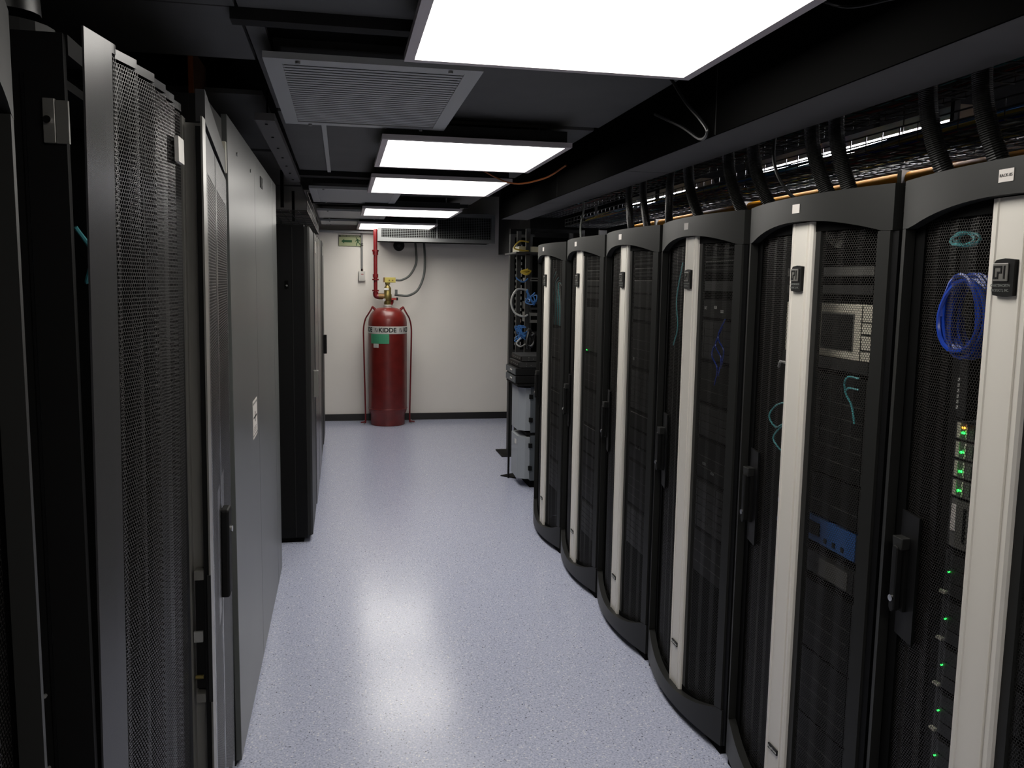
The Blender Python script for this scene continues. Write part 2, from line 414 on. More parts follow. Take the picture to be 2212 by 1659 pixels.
def make_rack():
    r = empty('server_rack', (0, 0, 0))
    for sy in (-1, 1): box('side_panel', 'rackdark', r, 0.03, sy*0.385, 0.04, 1.0, sy*0.398, 2.0)
    box('top_panel', 'rackdark', r, 0.03, -0.395, 2.0, 1.0, 0.395, 2.012)
    box('rear_panel', 'matblack', r, 0.985, -0.384, 0.04, 0.999, 0.384, 1.999)
    box('base', 'matblack', r, 0.0, -0.38, 0.0, 0.97, 0.38, 0.04)
    for sy in (-1, 1):
        mb = MB(); mb.box(0.07, sy*0.245, 0.06, 0.075, sy*0.272, 1.96).box(0.075, sy*0.268, 0.06, 0.11, sy*0.272, 1.96)
        mb.build('mounting_rail', 'devdark', r)
    mb = MB()
    plate(mb, -HW+0.014, HW-0.002, arch_t, lambda u: 2.02, n=24); mb.build('top_arch', 'rack', r, smooth=True)
    mb = MB()
    plate(mb, -HW+0.014, HW-0.002, lambda u: 0.035, arch_b, n=24); mb.build('kick_plate', 'rack', r, smooth=True)
    mb = MB(); plate(mb, HW-0.022, HW-0.002, lambda u: 0.176, lambda u: 1.901, n=2); mb.build('door_stile', 'rack', r)
    mb = MB(); plate(mb, -HW+0.020, -HW+0.058, lambda u: 0.176, lambda u: 1.901, n=3); mb.build('door_stile', 'rack', r)
    mb = MB(); plate(mb, -HW+0.002, -HW+0.0195, lambda u: 0.04, lambda u: 1.90, x_out=0.008, x_in=0.04, n=2); mb.build('hinge_post', 'rackdark', r)
    # inner dark frame the mesh sits in
    mb = MB(); plate(mb, -0.345, 0.376, lambda u: 1.915, lambda u: 1.96, 0.03, 0.034, n=16)
    plate(mb, -0.345, 0.376, lambda u: 0.05, lambda u: 0.125, 0.03, 0.034, n=16)
    plate(mb, 0.325, 0.376, lambda u: 0.10, lambda u: 1.93, 0.029, 0.033, n=3)
    mb.build('inner_frame', 'matblack', r)
    hex_sheet('perforated_door', 'mesh', r, mesh_curve, -0.346, -0.060, 0.12, 1.92, 0.0072, 0.78)
    hex_sheet('perforated_door', 'mesh', r, mesh_curve, 0.056, 0.33, 0.12, 1.92, 0.0072, 0.78)
    # silver centre strip with ribs
    xb = -BULGE + 0.037
    prof = [(xb+0.02, -0.062), (xb-0.012, -0.062), (xb-0.018, -0.057), (xb-0.018, -0.047), (xb-0.013, -0.045), (xb-0.013, -0.038), (xb-0.017, -0.036),
            (xb-0.017, -0.031), (xb-0.014, -0.029), (xb-0.014, 0.038), (xb-0.017, 0.040), (xb-0.017, 0.043), (xb-0.012, 0.045), (xb-0.012, 0.058), (xb+0.02, 0.060)]
    mb = MB(); mb.prism(prof, 0.092, 1.944); cs = mb.build('center_strip', 'silver', r)
    box('strip_backing', 'rack', r, xb-0.004, -0.088, 0.11, xb+0.012, -0.0625, 1.936)
    # emblem
    x0 = xb-0.014
    mb = MB(); mb.prism([(-0.026, 1.742), (0.0, 1.739), (0.028, 1.742), (0.030, 1.75), (0.030, 1.808), (0.024, 1.815), (0.0, 1.818), (-0.026, 1.815)], x0-0.010, x0, 'X')
    em = mb.build('emblem', 'devdark', cs)
    mb = MB(); mb.box(x0-0.013, -0.012, 1.771, x0-0.0101, 0.029, 1.808); mb.build('emblem_plate', 'alu', em, bevel=0.001)
    # C P I strokes of the mark (seen from the aisle, +y is to the left)
    xx0, xx1 = x0-0.0142, x0-0.0131
    def st(y0, z0, y1, z1, mb): mb.box(xx0, y0, z0, xx1, y1, z1)
    mk = MB()
    st(0.026, 1.776, 0.0225, 1.803, mk); st(0.026, 1.803, 0.003, 1.7995, mk); st(0.026, 1.776, 0.017, 1.7795, mk)
    st(0.0065, 1.7995, 0.003, 1.788, mk); st(0.0155, 1.791, 0.003, 1.7875, mk); st(0.0155, 1.791, 0.012, 1.776, mk)
    st(-0.002, 1.803, -0.0055, 1.776, mk)
    mk.build('emblem_mark', 'devdark', em)
    text('emblem_text', 'CHATSWORTH', 0.0078, 'greyc', em, (x0-0.0104, 0.008, 1.762), (0, -1, 0), (0, 0, 1), 0.0003, bold=0.0001)
    text('emblem_text', 'PRODUCTS, INC.', 0.0078, 'greyc', em, (x0-0.0104, 0.008, 1.752), (0, -1, 0), (0, 0, 1), 0.0003, sx=0.82)
    mb = MB(); mb.box(x0-0.006, -0.028, 0.268, x0, 0.030, 0.286); npl = mb.build('name_plate', 'devdark', cs, bevel=0.002)
    text('name_text', 'MegaFrame', 0.0115, 'whitec', npl, (x0-0.0064, 0.001, 0.277), (0, -1, 0), (0, 0, 1), 0.0004, bold=0.0002)
    # swing handle on the far side
    def hx(u): return bul(u, 0.034)
    mb = MB(); plate(mb, 0.245, 0.335, lambda u: 0.873, lambda u: 1.197, 0.026, 0.033, n=3); hp = mb.build('handle_plate', 'rackdark', r)
    mb = MB(); mb.prism([(0.286, 1.105), (0.318, 1.105), (0.322, 1.135), (0.282, 1.135)], hx(0.3)-0.034, hx(0.3)-0.008, 'X'); mb.build('handle_pivot', 'rack', hp, bevel=0.002)
    mb = MB(); mb.box(hx(0.3)-0.02, 0.284, 0.945, hx(0.3)-0.009, 0.320, 1.105); mb.build('handle_well', 'black', hp)
    mb = MB(); mb.prism([(0.292, 0.95), (0.302, 0.94), (0.312, 0.95), (0.312, 1.11), (0.306, 1.115), (0.292, 1.11)], hx(0.3)-0.040, hx(0.3)-0.022, 'X'); mb.build('handle_lever', 'devdark', hp, bevel=0.003)
    xk = hx(0.3)-0.042
    MB().tube([(xk-0.002, 0.302, 0.978), (xk+0.004, 0.302, 0.978)], 0.0085, 16).build('key_lock', 'chrome', hp)
    # asset label on the arch
    mb = MB(); plate(mb, -0.020, 0.020, lambda u: 1.972, lambda u: 1.998, -0.0012, 0.0, n=3); mb.build('asset_label', 'paper', r)
    return r
proto = make_rack()
RACKS = [(5.595, 'curved-front server rack farthest away, next to the grey power units'),
         (4.79, 'curved-front server rack second from the far end of the right-hand row'),
         (3.985, 'curved-front server rack third from the far end, without a green lamp inside'),
         (3.175, 'curved-front server rack third from the camera, with patch panel rows behind its mesh'),
         (2.35, 'curved-front server rack second from the camera, holding a pale box and a blue unit'),
         (1.53, 'curved-front server rack nearest on the right, holding a coil of blue cable')]
racks = []
for i, (y, lab) in enumerate(RACKS):
    o = proto if i == 0 else copy_tree(proto)
    o.location = (1.385, y, 0)
    tag(o, lab, 'server rack', 'curved-front server racks along the right side'); racks.append(o)
o = copy_tree(proto); o.location = (-0.372, 0.709, 0); o.rotation_euler = (0, 0, PI); o.scale = (1, 1, 1.014)
tag(o, 'curved-front server rack at the extreme left edge of the picture', 'server rack')
for rk in (racks[5],):
    al = [c for c in kids(rk) if c.name.startswith('asset_label')][0]
    text('label_text', 'RACK-05', 0.0088, 'ink', al, (bul(0)-0.0015, 0.0, 1.985), (0, -1, 0), (0, 0, 1), 0.0003)

# ------------------------------------------------------------------ equipment in the racks
XF = 1.445
def device(name, yc, z0, z1, label, body='devdark', cat='server', group=None, depth=0.6, w=0.232, style='plain', led=None, xf=XF):
    d = empty(name, (xf, yc, z0), label, cat, group)
    h = z1-z0
    box('chassis', body, d, 0.006, -w+0.01, 0, depth, w-0.01, h-0.002)
    for s in (-1, 1): box('ear', 'devmid', d, 0, s*(w-0.008), 0, 0.006, s*w, h-0.002)
    fp = box('face', body, d, -0.002, -w+0.009, 0.001, 0.0055, w-0.009, h-0.003)
    if style == 'drives':
        k = max(4, int(w*2/0.09)); rows = max(1, int(h/0.03))
        for i in range(k):
            for j in range(rows):
                a = -w+0.02+i*(2*w-0.04)/k; zz = 0.004+j*(h-0.008)/rows
                box('drive_bay', 'devmid' if body != 'devlight' else 'devgrey', d, -0.006, a, zz, -0.0022, a+(2*w-0.04)/k-0.004, zz+(h-0.008)/rows-0.004)
    if style == 'ports':
        k = 24
        for j, zz in enumerate((h*0.3, h*0.65)):
            mb = MB()
            for i in range(k):
                a = -w+0.03+i*(2*w-0.06)/k; mb.box(-0.005, a, zz-0.005, -0.0022, a+0.011, zz+0.005)
            mb.build('port_row', 'matblack', d)
        mb = MB()
        for i in range(0, k):
            a = -w+0.03+i*(2*w-0.06)/k; mb.box(-0.0035, a, h-0.008, -0.0022, a+0.011, h-0.004)
        mb.build('port_labels', 'greyink', d)
    if style == 'vents':
        mb = MB()
        for i in range(14):
            a = -w+0.03+i*(2*w-0.06)/14; mb.box(-0.004, a, h*0.15, -0.0022, a+0.008, h*0.85)
        mb.build('vent', 'matblack', d)
    if style == 'seams':
        for i in range(1, int(h/0.0445)):
            box('seam', 'devgrey', d, -0.0035, -w+0.01, i*0.0445, -0.0022, w-0.01, i*0.0445+0.0012)
    for l in (led or []):
        m_, y_, z_ = l
        MB().tube([(-0.010, y_, z_), (-0.003, y_, z_)], 0.0034 if 'pale' in label else 0.0022, 8).build('indicator_lamp', m_, d)
    return d
def label_on(d, y0, z0, y1, z1, m='paper'): return box('sticker', m, d, -0.0045, y0, z0, -0.0024, y1, z1)
y6, y5, y4, y3, y2, y1_ = 1.53, 2.35, 3.175, 3.985, 4.79, 5.595
# rack 6
g6 = 'pale servers with green lamps in the nearest right rack'
P6 = ['topmost', 'second', 'third', 'lowest']
for i in range(4):
    z1 = 1.443-i*0.0465
    d = device('server', y6, z1-0.0445, z1, '%s of the four pale servers with bright green lamps behind the nearest mesh' % P6[i], 'devgrey', 'server', g6,
           style='plain', led=[('ledg', 0.198, 0.018)] + ([('ledo', 0.198, 0.030)] if i == 0 else []))
    label_on(d, 0.211, 0.004, 0.222, 0.040, 'devlight'); label_on(d, 0.188, 0.004, 0.194, 0.040, 'devlight')
    for a in (0.10, 0.13, 0.155): box('slot', 'devdark', d, -0.0045, a, 0.008, -0.0024, a+0.012, 0.036)
d = device('disk_unit', y6, 1.135, 1.255, 'dull grey block with a white arrow sticker under the four pale servers', 'devgrey', 'server', style='vents')
label_on(d, 0.205, 0.04, 0.221, 0.105)
for i in range(5):
    z1 = 1.125-i*0.118
    d = device('server', y6, z1-0.112, z1, ['topmost', 'second', 'third', 'fourth', 'lowest'][i]+' of the black drive servers low in the nearest right rack', 'devdark', 'server', 'black drive servers in the nearest rack',
           style='drives', led=[('ledg', 0.208, 0.06)])
    box('latch', 'devlight', d, -0.012, 0.212, 0.002, -0.002, 0.232, 0.009)
device('patch_bay', y6, 1.50, 1.545, 'black panel with white marks just under the blue cable coil', 'devmid', 'patch panel', style='ports')
vl = empty('cable_manager', (XF-0.01, y6+0.19, 1.455), 'black vertical cable guide with white marks under the blue coil', 'cable guide')
box('guide_body', 'devdark', vl, -0.02, -0.022, 0, 0.01, 0.022, 0.17)
for k in range(6): box('print_mark', 'whitec', vl, -0.0215, 0.003, 0.02+k*0.013, -0.0202, 0.009, 0.028+k*0.013)
def coil(name, c, ry, rz, n, r, m, label, cat='cable', spread=0.02, turns_ph=0.0):
    mb = MB(); pts = []
    N = n*20
    for i in range(N+1):
        a = 2*PI*i/20 + turns_ph; k = i/20
        j = 1+0.10*math.sin(k*2.1)
        pts.append((c[0]+spread*(k/n-0.5)+0.006*math.sin(k*5), c[1]+ry*j*math.cos(a)+0.008*math.sin(k*3.3), c[2]+rz*(2-j)*math.sin(a)))
    mb.tube(pts, r, 6); o = mb.build(name, m, None, smooth=True); return tag(o, label, cat)
coil('coiled_cable', (1.405, 1.700, 1.690), 0.060, 0.088, 13, 0.0056, 'bluec', 'thick coil of deep blue cable hanging in the nearest right rack', spread=0.05)
coil('coiled_cable', (1.41, 1.735, 1.868), 0.035, 0.015, 4, 0.003, 'teal', 'small grey-green coil of cable above the blue coil', spread=0.015)
# rack 5
d = empty('pale_unit', (XF, y5, 1.546), 'pale cream box with a square dark window in the second right rack', 'computer')
box('chassis', 'devlight', d, 0, -0.235, 0, 0.45, 0.235, 0.160, bevel=0.003)
box('window', 'devdark', d, -0.004, -0.145, 0.028, 0.0, 0.015, 0.130)
box('window_surround', 'devgrey', d, -0.002, -0.150, 0.024, -0.0005, 0.020, 0.134)
box('door_seam', 'devdark', d, -0.002, -0.187, 0.0, -0.0004, -0.185, 0.158)
for zz in (0.11, 0.075, 0.03): box('drive_slot', 'devdark', d, -0.002, -0.233, zz, -0.0004, -0.185, zz+0.003)
sh = empty('rack_shelf', (XF, y5, 1.515), 'black vented shelf carrying the pale cream box', 'shelf')
box('shelf_tray', 'devdark', sh, 0.0, -0.23, 0, 0.5, 0.23, 0.02)
box('shelf_lip', 'devmid', sh, -0.006, -0.235, -0.004, 0.0, 0.235, 0.030)
d = device('tower_server', y5, 1.19, 1.495, 'tall black server with faint lettering below the pale cream box', 'devdark', 'server', style='seams')
mb = MB()
for i in range(5): mb.box(-0.004, -0.17+i*0.055, 0.10+0, -0.0022, -0.167+i*0.055, 0.29)
mb.build('panel_joint', 'devmid', d)
device('server', y5, 1.055, 1.185, 'plain black server between the tall black server and the blue unit', 'devdark', 'server', style='seams')
d = device('blue_unit', y5, 0.965, 1.048, 'server with a bright blue front panel in the second right rack', 'bluebez', 'server')
box('front_slot', 'devdark', d, -0.006, -0.04, 0.022, -0.0024, 0.10, 0.062)
box('front_slot', 'devdark', d, -0.006, 0.11, 0.018, -0.0024, 0.22, 0.066)
for a in (-0.08, -0.125, -0.170): box('round_port', 'devdark', d, -0.006, a, 0.012, -0.0024, a+0.012, 0.026)
d = device('grey_unit', y5, 0.865, 0.935, 'dull grey unit with a shiny sticker under the blue server', 'devmid', 'server')
label_on(d, -0.175, 0.015, -0.115, 0.045, 'greyc'); box('front_slot', 'devgrey', d, -0.006, -0.20, 0.006, -0.0024, -0.05, 0.060)
for i, (a, b) in enumerate(((0.62, 0.84), (0.40, 0.615), (0.19, 0.395))):
    device('blank_server', y5, a, b, ['upper', 'middle', 'lowest'][i]+' of the blank black servers at the bottom of the second right rack', 'devdark', 'server', 'blank servers in the second rack', style='seams')
for i, z in enumerate((1.795, 1.742)):
    s_ = empty('rack_shelf', (XF, y5, z), ('upper' if i == 0 else 'lower')+' thin grey shelf above the pale cream box', 'shelf')
    box('shelf_tray', 'devmid', s_, 0.0, -0.22, 0, 0.4, 0.22, 0.006); box('shelf_lip', 'devgrey' if i == 0 else 'devmid', s_, -0.004, -0.232, -0.006, 0.0, 0.232, 0.020)
cb = empty('cover_strip', (XF-0.02, 2.33, 1.925), 'slanting white strip lying in the top of the second right rack', 'strip')
MB().prism([(0.080, 0.0), (-0.045, -0.055), (-0.055, -0.035), (0.072, 0.016)], 0, 0.015, 'X').build('strip_body', 'devlight', cb)
def cable(name, pts, r, m, label, cat='cable', group=None, n=8, sides=6):
    return tag(MB().tube(spline(pts, n), r, sides).build(name, m, None, smooth=True), label, cat, group)
X_ = XF-0.02
cable('patch_cable', [(X_, 2.13, 1.500), (X_-0.01, 2.165, 1.502), (X_-0.01, 2.185, 1.48), (X_, 2.185, 1.44)], 0.003, 'teal', 'teal patch cable curling in front of the tall black server, upper one')
cable('patch_cable', [(X_, 2.13, 1.468), (X_-0.01, 2.16, 1.470), (X_-0.01, 2.178, 1.455), (X_, 2.16, 1.42), (X_, 2.14, 1.37)], 0.003, 'teal', 'teal patch cable curling in front of the tall black server, lower one')
cable('patch_cable', [(X_, 2.52, 1.38), (X_-0.01, 2.57, 1.36), (X_-0.015, 2.60, 1.32), (X_-0.01, 2.56, 1.29), (X_, 2.52, 1.31), (X_-0.01, 2.575, 1.25), (X_, 2.50, 1.20)], 0.003, 'teal', 'looped teal cable left of the silver strip in the second right rack')
cable('patch_cable', [(X_, 2.58, 1.49), (X_-0.01, 2.55, 1.51), (X_, 2.50, 1.505)], 0.005, 'whitec', 'short white cable left of the silver strip in the second right rack')
# rack 4
for i, (z0, z1, lab, st) in enumerate(((1.862, 1.906, 'patch panel with a row of white marks at the top of the third right rack', 'ports'),
        (1.815, 1.857, 'patch panel second from the top of the third right rack', 'ports'))):
    device('patch_bay', y4, z0, z1, lab, 'devdark', 'patch panel', style=st)
d = device('grey_switch', y4, 1.735, 1.775, 'grey bar across the third right rack below the patch panels', 'devmid', 'switch')
d = device('switch', y4, 1.63, 1.70, 'black switch with a cluster of white stickers in the third right rack', 'devdark', 'switch')
for a, b in ((0.20, 0.045), (0.17, 0.04), (0.12, 0.035), (0.14, 0.01), (0.03, 0.03), (-0.06, 0.035), (-0.12, 0.02)): label_on(d, a, b, a+0.022, b+0.012, 'whitec')
zz = 1.62
BD = ['high', 'upper', 'middle', 'lower', 'low', 'bottom']
for i, h in enumerate((0.16, 0.16, 0.13, 0.16, 0.20, 0.18)):
    z1 = zz; z0 = zz-h; zz = z0-0.012
    d = device('black_server', y4, z0, z1, 'black server in the third right rack, %s one of six below the switch' % BD[i], 'devdark', 'server', 'black servers in the third rack', style='seams' if i % 2 else 'drives',
           led=[('ledy', 0.18, 0.02)] if i == 1 else None)
    if i in (3, 4):
        for a, b in ((0.20, 0.05), (0.12, 0.07), (0.13, 0.03), (-0.02, 0.055), (-0.1, 0.03)): label_on(d, a, b, a+0.03, b+0.011, 'greyc')
for k, (yy, z_) in enumerate(((3.02, 1.50), (3.05, 1.46), (3.00, 1.53))):
    cable('patch_cable', [(X_, yy, z_+0.1), (X_-0.012, yy+0.03, z_+0.03), (X_-0.01, yy-0.02, z_-0.02), (X_, yy+0.02, z_-0.09)], 0.003, 'bluec', ['left', 'middle', 'right'][k]+' one of three blue cables dangling in the third right rack', group='blue cables in the third rack')
cable('patch_cable', [(X_-0.03, 3.36, 1.85), (X_-0.035, 3.40, 1.70), (X_-0.03, 3.39, 1.58), (X_-0.03, 3.43, 1.5)], 0.0028, 'teal', 'long teal cable hanging left of the silver strip in the third right rack')
# rack 3, 2, 1
def fill(yc, z, hs, lab, grp, stickers=()):
    for i, h in enumerate(hs):
        d = device('rack_unit', yc, z-h, z, lab % ['topmost', 'second', 'third', 'fourth', 'fifth', 'sixth', 'seventh', 'eighth'][i], 'devdark', 'server', grp, style=['seams', 'drives', 'ports'][i % 3] if h > 0.05 else 'ports')
        z = z-h-0.014
        for si, a, b, m_ in stickers:
            if si == i: label_on(d, a, b, a+0.022, b+0.014, m_)
fill(y3, 1.90, (0.045, 0.045, 0.2, 0.22, 0.2, 0.24, 0.22, 0.2), '%s black unit from the top of the rack third from the far end', 'black units in the rack third from the far end',
     ((3, 0.11, 0.03, 'whitec'), (3, 0.06, 0.03, 'greyc'), (4, 0.08, 0.09, 'greyc'), (4, 0.08, 0.07, 'greyc'), (5, -0.02, 0.06, 'greyc'), (5, -0.06, 0.06, 'greyc')))
fill(y2, 1.90, (0.045, 0.045, 0.11), '%s black unit from the top of the rack with the pale server', 'upper black units in the second far rack')
d = device('pale_server', y2, 1.36, 1.62, 'tall pale grey server in the second rack from the far end', 'devmid', 'server', style='drives', led=[('ledg', 0.10, 0.005)])
label_on(d, -0.02, 0.02, 0.02, 0.22, 'devgrey')
fill(y2, 1.34, (0.2, 0.2, 0.24, 0.2, 0.2), '%s black unit below the pale server in the second far rack', 'lower black units in the second far rack')
fill(y1_, 1.45, (0.2, 0.2, 0.24, 0.22, 0.2), '%s black unit from the top of the farthest curved rack', 'black units in the farthest curved rack')
for k in range(7):
    cable('patch_cable', [(X_, 5.66-0.035*k, 1.86-0.02*k), (X_-0.015, 5.70-0.04*k, 1.75), (X_-0.01, 5.62-0.03*k, 1.62), (X_, 5.67-0.035*k, 1.48)], 0.0032, 'teal' if k % 2 else 'greyc',
          'thin %s cable hanging behind the mesh of the farthest curved rack' % ('teal' if k % 2 else 'grey'), group='%s cables in the farthest curved rack' % ('teal' if k % 2 else 'grey'))

# ------------------------------------------------------------------ hoses rising from the racks
HL = ['nearest', 'second nearest', 'third nearest', 'fourth nearest', 'fifth nearest', 'sixth nearest', 'seventh nearest', 'eighth nearest, bent the other way', 'second farthest', 'farthest']
tops = [(1.791, 1.44), (1.978, 1.44), (2.388, 1.44), (2.526, 1.44), (2.921, 1.44), (3.12, 1.44), (3.507, 1.44), (3.694, 1.44), (4.06, 1.44), (4.268, 1.44)]
bots = [(1.780, 1.50), (1.965, 1.50), (2.384, 1.50), (2.496, 1.50), (2.867, 1.50), (3.097, 1.50), (3.495, 1.50), (3.899, 1.50), (4.162, 1.50), (4.415, 1.50)]
for i, ((ty, tx), (by, bx)) in enumerate(zip(tops, bots)):
    r = 0.0225 if i < 7 else 0.018
    tx += 0.03; bx += 0.005
    p = bez((tx, ty, 2.42), (tx-0.01, ty+0.0, 2.25), (tx-0.02, ty, 2.18), (bx+0.03, by-0.02, 2.00), 170)
    rad = [r*(1.0+0.05*(1 if k % 2 else -1)) for k in range(len(p))]
    h = tag(MB().tube(p, r, 14, rad=rad).build('corrugated_hose', 'hose', None), 'black corrugated cable hose entering the right-hand racks, %s' % HL[i], 'hose', 'corrugated hoses above the right racks')
    MB().tube([p[50], p[57]], r*1.25, 14).build('collar', 'devmid', h)

# ------------------------------------------------------------------ wire basket trays, cables, strip lights and yellow raceway behind the soffit
def basket(name, x0, x1, y0, y1, z, hgt, label, dx=0.05, dy=0.10, side=True):
    t = empty(name, ((x0+x1)/2, y0, z), label, 'cable tray')
    w_ = (x1-x0)/2; L_ = y1-y0; mb = MB()
    nx = int(2*w_/dx)
    for i in range(nx+1):
        x = -w_+i*2*w_/nx; mb.tube([(x, 0, 0), (x, L_, 0)], 0.0029, 4)
    n = int(L_/dy)
    for i in range(n+1):
        y = i*L_/n; mb.tube([(-w_, y, hgt), (-w_, y, -0.004), (w_, y, -0.004), (w_, y, hgt)], 0.0029, 4)
    tag(mb.build('wire_mesh', 'wire', t), kind='stuff')
    for s in (-1, 1):
        for hh in (hgt*0.5, hgt): MB().tube([(s*w_, 0, hh), (s*w_, L_, hh)], 0.003, 4).build('side_wire', 'wire', t)
    k = int(L_/1.5)
    for i in range(k+1):
        y = 0.3+i*1.5
        if y < L_: 
            box('hanger_bracket', 'black', t, -0.012, y, hgt*0.3, 0.012, y+0.02, 2.85-z)
    return t
basket('basket_tray', 1.46, 1.94, -0.5, 7.6, 2.36, 0.05, 'wide black wire basket tray beside the soffit, carrying few cables')
basket('basket_tray', 2.00, 2.40, -0.5, 7.6, 2.28, 0.06, 'black wire basket tray full of cables in front of the strip lights')
basket('basket_tray', 2.68, 3.1, -0.5, 7.6, 2.36, 0.06, 'black wire basket tray behind the strip lights')
cols = ['blackc', 'blackc', 'bluec', 'teal', 'redc', 'yellowc', 'whitec', 'blackc', 'lbluec', 'orangec', 'greyc']
nm = {'blackc': 'black', 'bluec': 'blue', 'teal': 'teal', 'redc': 'red', 'yellowc': 'yellow', 'whitec': 'white', 'lbluec': 'light blue', 'orangec': 'orange', 'greyc': 'grey'}
rnd = random.Random(3)
for t_, (x0, x1, z, cnt, pl) in enumerate(((2.02, 2.385, 2.287, 40, 'in the full wire tray by the strip lights'), (1.48, 1.92, 2.366, 20, 'in the wide wire tray beside the soffit'), (2.70, 3.08, 2.366, 14, 'in the wire tray behind the strip lights'))):
    for i in range(cnt):
        x = x0+0.01+(x1-x0-0.02)*(i+rnd.random()*0.5)/cnt; c = cols[rnd.randrange(len(cols))] if t_ != 1 else rnd.choice(['blackc', 'blackc', 'greyc', 'teal', 'redc'])
        pts = [(min(max(x+rnd.uniform(-0.03, 0.03), x0), x1), -0.4+k*0.75, z+rnd.uniform(0.004, 0.035)) for k in range(11)]
        cable('network_cable', pts, rnd.choice((0.003, 0.004, 0.005)), c, '%s network cable running %s' % (nm[c], pl), group='%s cables %s' % (nm[c], pl), n=3, sides=4)
for i, (y0, y1, lab) in enumerate(((0.9, 2.5, 'nearest'), (3.15, 4.85, 'middle'), (5.7, 7.3, 'farthest'))):
    F = empty('strip_light', (2.525, (y0+y1)/2, 2.45), '%s white strip light behind the wire trays over the right racks' % lab, 'strip light', 'strip lights behind the racks')
    h = (y1-y0)/2
    MB().prism([(-0.07, 0.0), (0.07, 0.0), (0.045, 0.06), (-0.045, 0.06)], -h, h, 'Y').build('housing', 'white', F)
    for s in (-0.035, 0.035): MB().tube([(s, -h+0.03, -0.016), (s, h-0.03, -0.016)], 0.013, 10).build('lamp_tube', 'tube', F)
    for s in (-1, 1): box('end_cap', 'white', F, -0.06, s*h, -0.03, 0.06, s*(h-0.03), 0.0)
    for s in (-h+0.2, h-0.2): MB().tube([(0, s, 0.06), (0, s, 0.40)], 0.003, 5).build('chain', 'wire', F)
for i, (x, z, r) in enumerate(((2.462, 2.240, 0.030), (2.63, 2.235, 0.020))):
    Y = empty('yellow_raceway', (x, -0.5, z), ['thick yellow-orange raceway running above the racks', 'thinner yellow-orange raceway behind the thick one'][i], 'raceway')
    y = 0
    while y < 7.6:
        MB().tube([(0, y, 0), (0, min(y+1.5, 7.6), 0)], r, 14).build('raceway_pipe', 'duct', Y, smooth=True); 
        box('clamp', 'steel', Y, -r-0.014, y+0.9, -r-0.004, r+0.004, y+0.93, r+0.004)
        if i == 0: MB().tube([(-r-0.011, y+0.915, 0), (-r-0.011, y+0.915, 2.85-z)], 0.003, 5).build('support_rod', 'wire', Y)
        else: box('support_arm', 'wire', Y, -0.135, y+0.905, -0.022, 0, y+0.925, -0.018)
        y += 1.5
# loose cables
cable('ceiling_cable', [(1.17, 3.0, 2.50), (1.205, 2.93, 2.40), (1.19, 2.76, 2.31), (1.19, 2.70, 2.26), (1.20, 2.78, 2.25), (1.20, 2.95, 2.32), (1.21, 3.25, 2.42)], 0.006, 'blackc', 'black cable loop drooping beside the nearest light panel')
cable('ceiling_cable', [(1.0, 1.9, 2.46), (1.19, 1.95, 2.43), (1.212, 1.75, 2.39)], 0.0035, 'blackc', 'short black cable at the top edge right of the nearest light')
cable('ceiling_cable', [(0.75, 5.2, 2.48), (1.0, 5.15, 2.36), (1.15, 4.9, 2.36), (1.21, 4.6, 2.40)], 0.005, 'orangec', 'thin orange cable sagging beside the middle light panels')
cable('ceiling_cable', [(1.47, 5.3, 2.40), (1.50, 5.25, 2.25), (1.47, 5.2, 2.12), (1.46, 5.15, 2.03)], 0.006, 'greyc', 'grey cable dropping onto the far racks from the soffit')
cable('ceiling_cable', [(1.50, 2.80, 2.40), (1.48, 2.79, 2.2), (1.50, 2.72, 2.08), (1.56, 2.66, 2.02)], 0.006, 'blackc', 'thin black cable beside the fifth nearest hose')

# ------------------------------------------------------------------ left row
# black cabinet frame with bracket, and the pleated perforated door
fr = empty('open_rack', (-0.375, 1.125, 0), 'black open rack frame with a silver bracket near the left edge', 'rack')
box('side_wall', 'black', fr, -0.9, 0.0, 0.0, -0.02, 0.015, 2.06)
box('post', 'matblack', fr, -0.12, 0.016, 0.0, -0.06, 0.06, 2.06)
box('post', 'black', fr, -0.14, 0.250, 0.0, -0.018, 0.265, 2.10)
for x in (-0.10, -0.075): box('post_rib', 'rackdark', fr, x, 0.246, 0.02, x+0.004, 0.2499, 2.04)
mb = MB(); mb.box(-0.046, 0.240, 1.943, -0.0295, 0.2495, 2.006); b_ = mb.build('bracket', 'alu', fr, bevel=0.001)
box('bracket_flange', 'alu', b_, -0.029, 0.243, 1.943, -0.0125, 0.2495, 2.004)
MB().tube([(-0.039, 0.240, 1.975), (-0.039, 0.234, 1.975)], 0.0055, 14).build('bolt', 'chrome', b_)
for z in (1.10, 0.98, 0.55): MB().tube([(-0.085, 0.250, z), (-0.085, 0.245, z)], 0.003, 8).build('screw', 'steel', fr)
box('floor_plate', 'black', fr, -0.9, 0.016, 0, -0.15, 0.265, 0.03)
LEAN = 0.0145
cab = empty('perforated_cabinet', (-0.385, 1.395, 0), 'left-hand cabinet with a tall pleated perforated door', 'server rack')
box('back_panel', 'matblack', cab, -0.95, 0, 0.03, -0.93, 0.58, 2.06)
box('roof', 'black', cab, -0.95, 0, 2.06, -0.06, 0.58, 2.075)
box('bottom', 'black', cab, -0.95, 0, 0.0, -0.05, 0.58, 0.03)
box('side_wall', 'black', cab, -0.93, 0.0, 0.03, -0.03, 0.018, 2.06)
box('side_wall', 'black', cab, -0.93, 0.565, 0.03, -0.03, 0.58, 2.06)
PX = np.array([0.0, 0.005, 0.081, 0.13, 0.186, 0.318, 0.436, 0.60]); PV = np.array([0.016, 0.017, 0.032, 0.040, 0.047, 0.058, 0.058, 0.054])
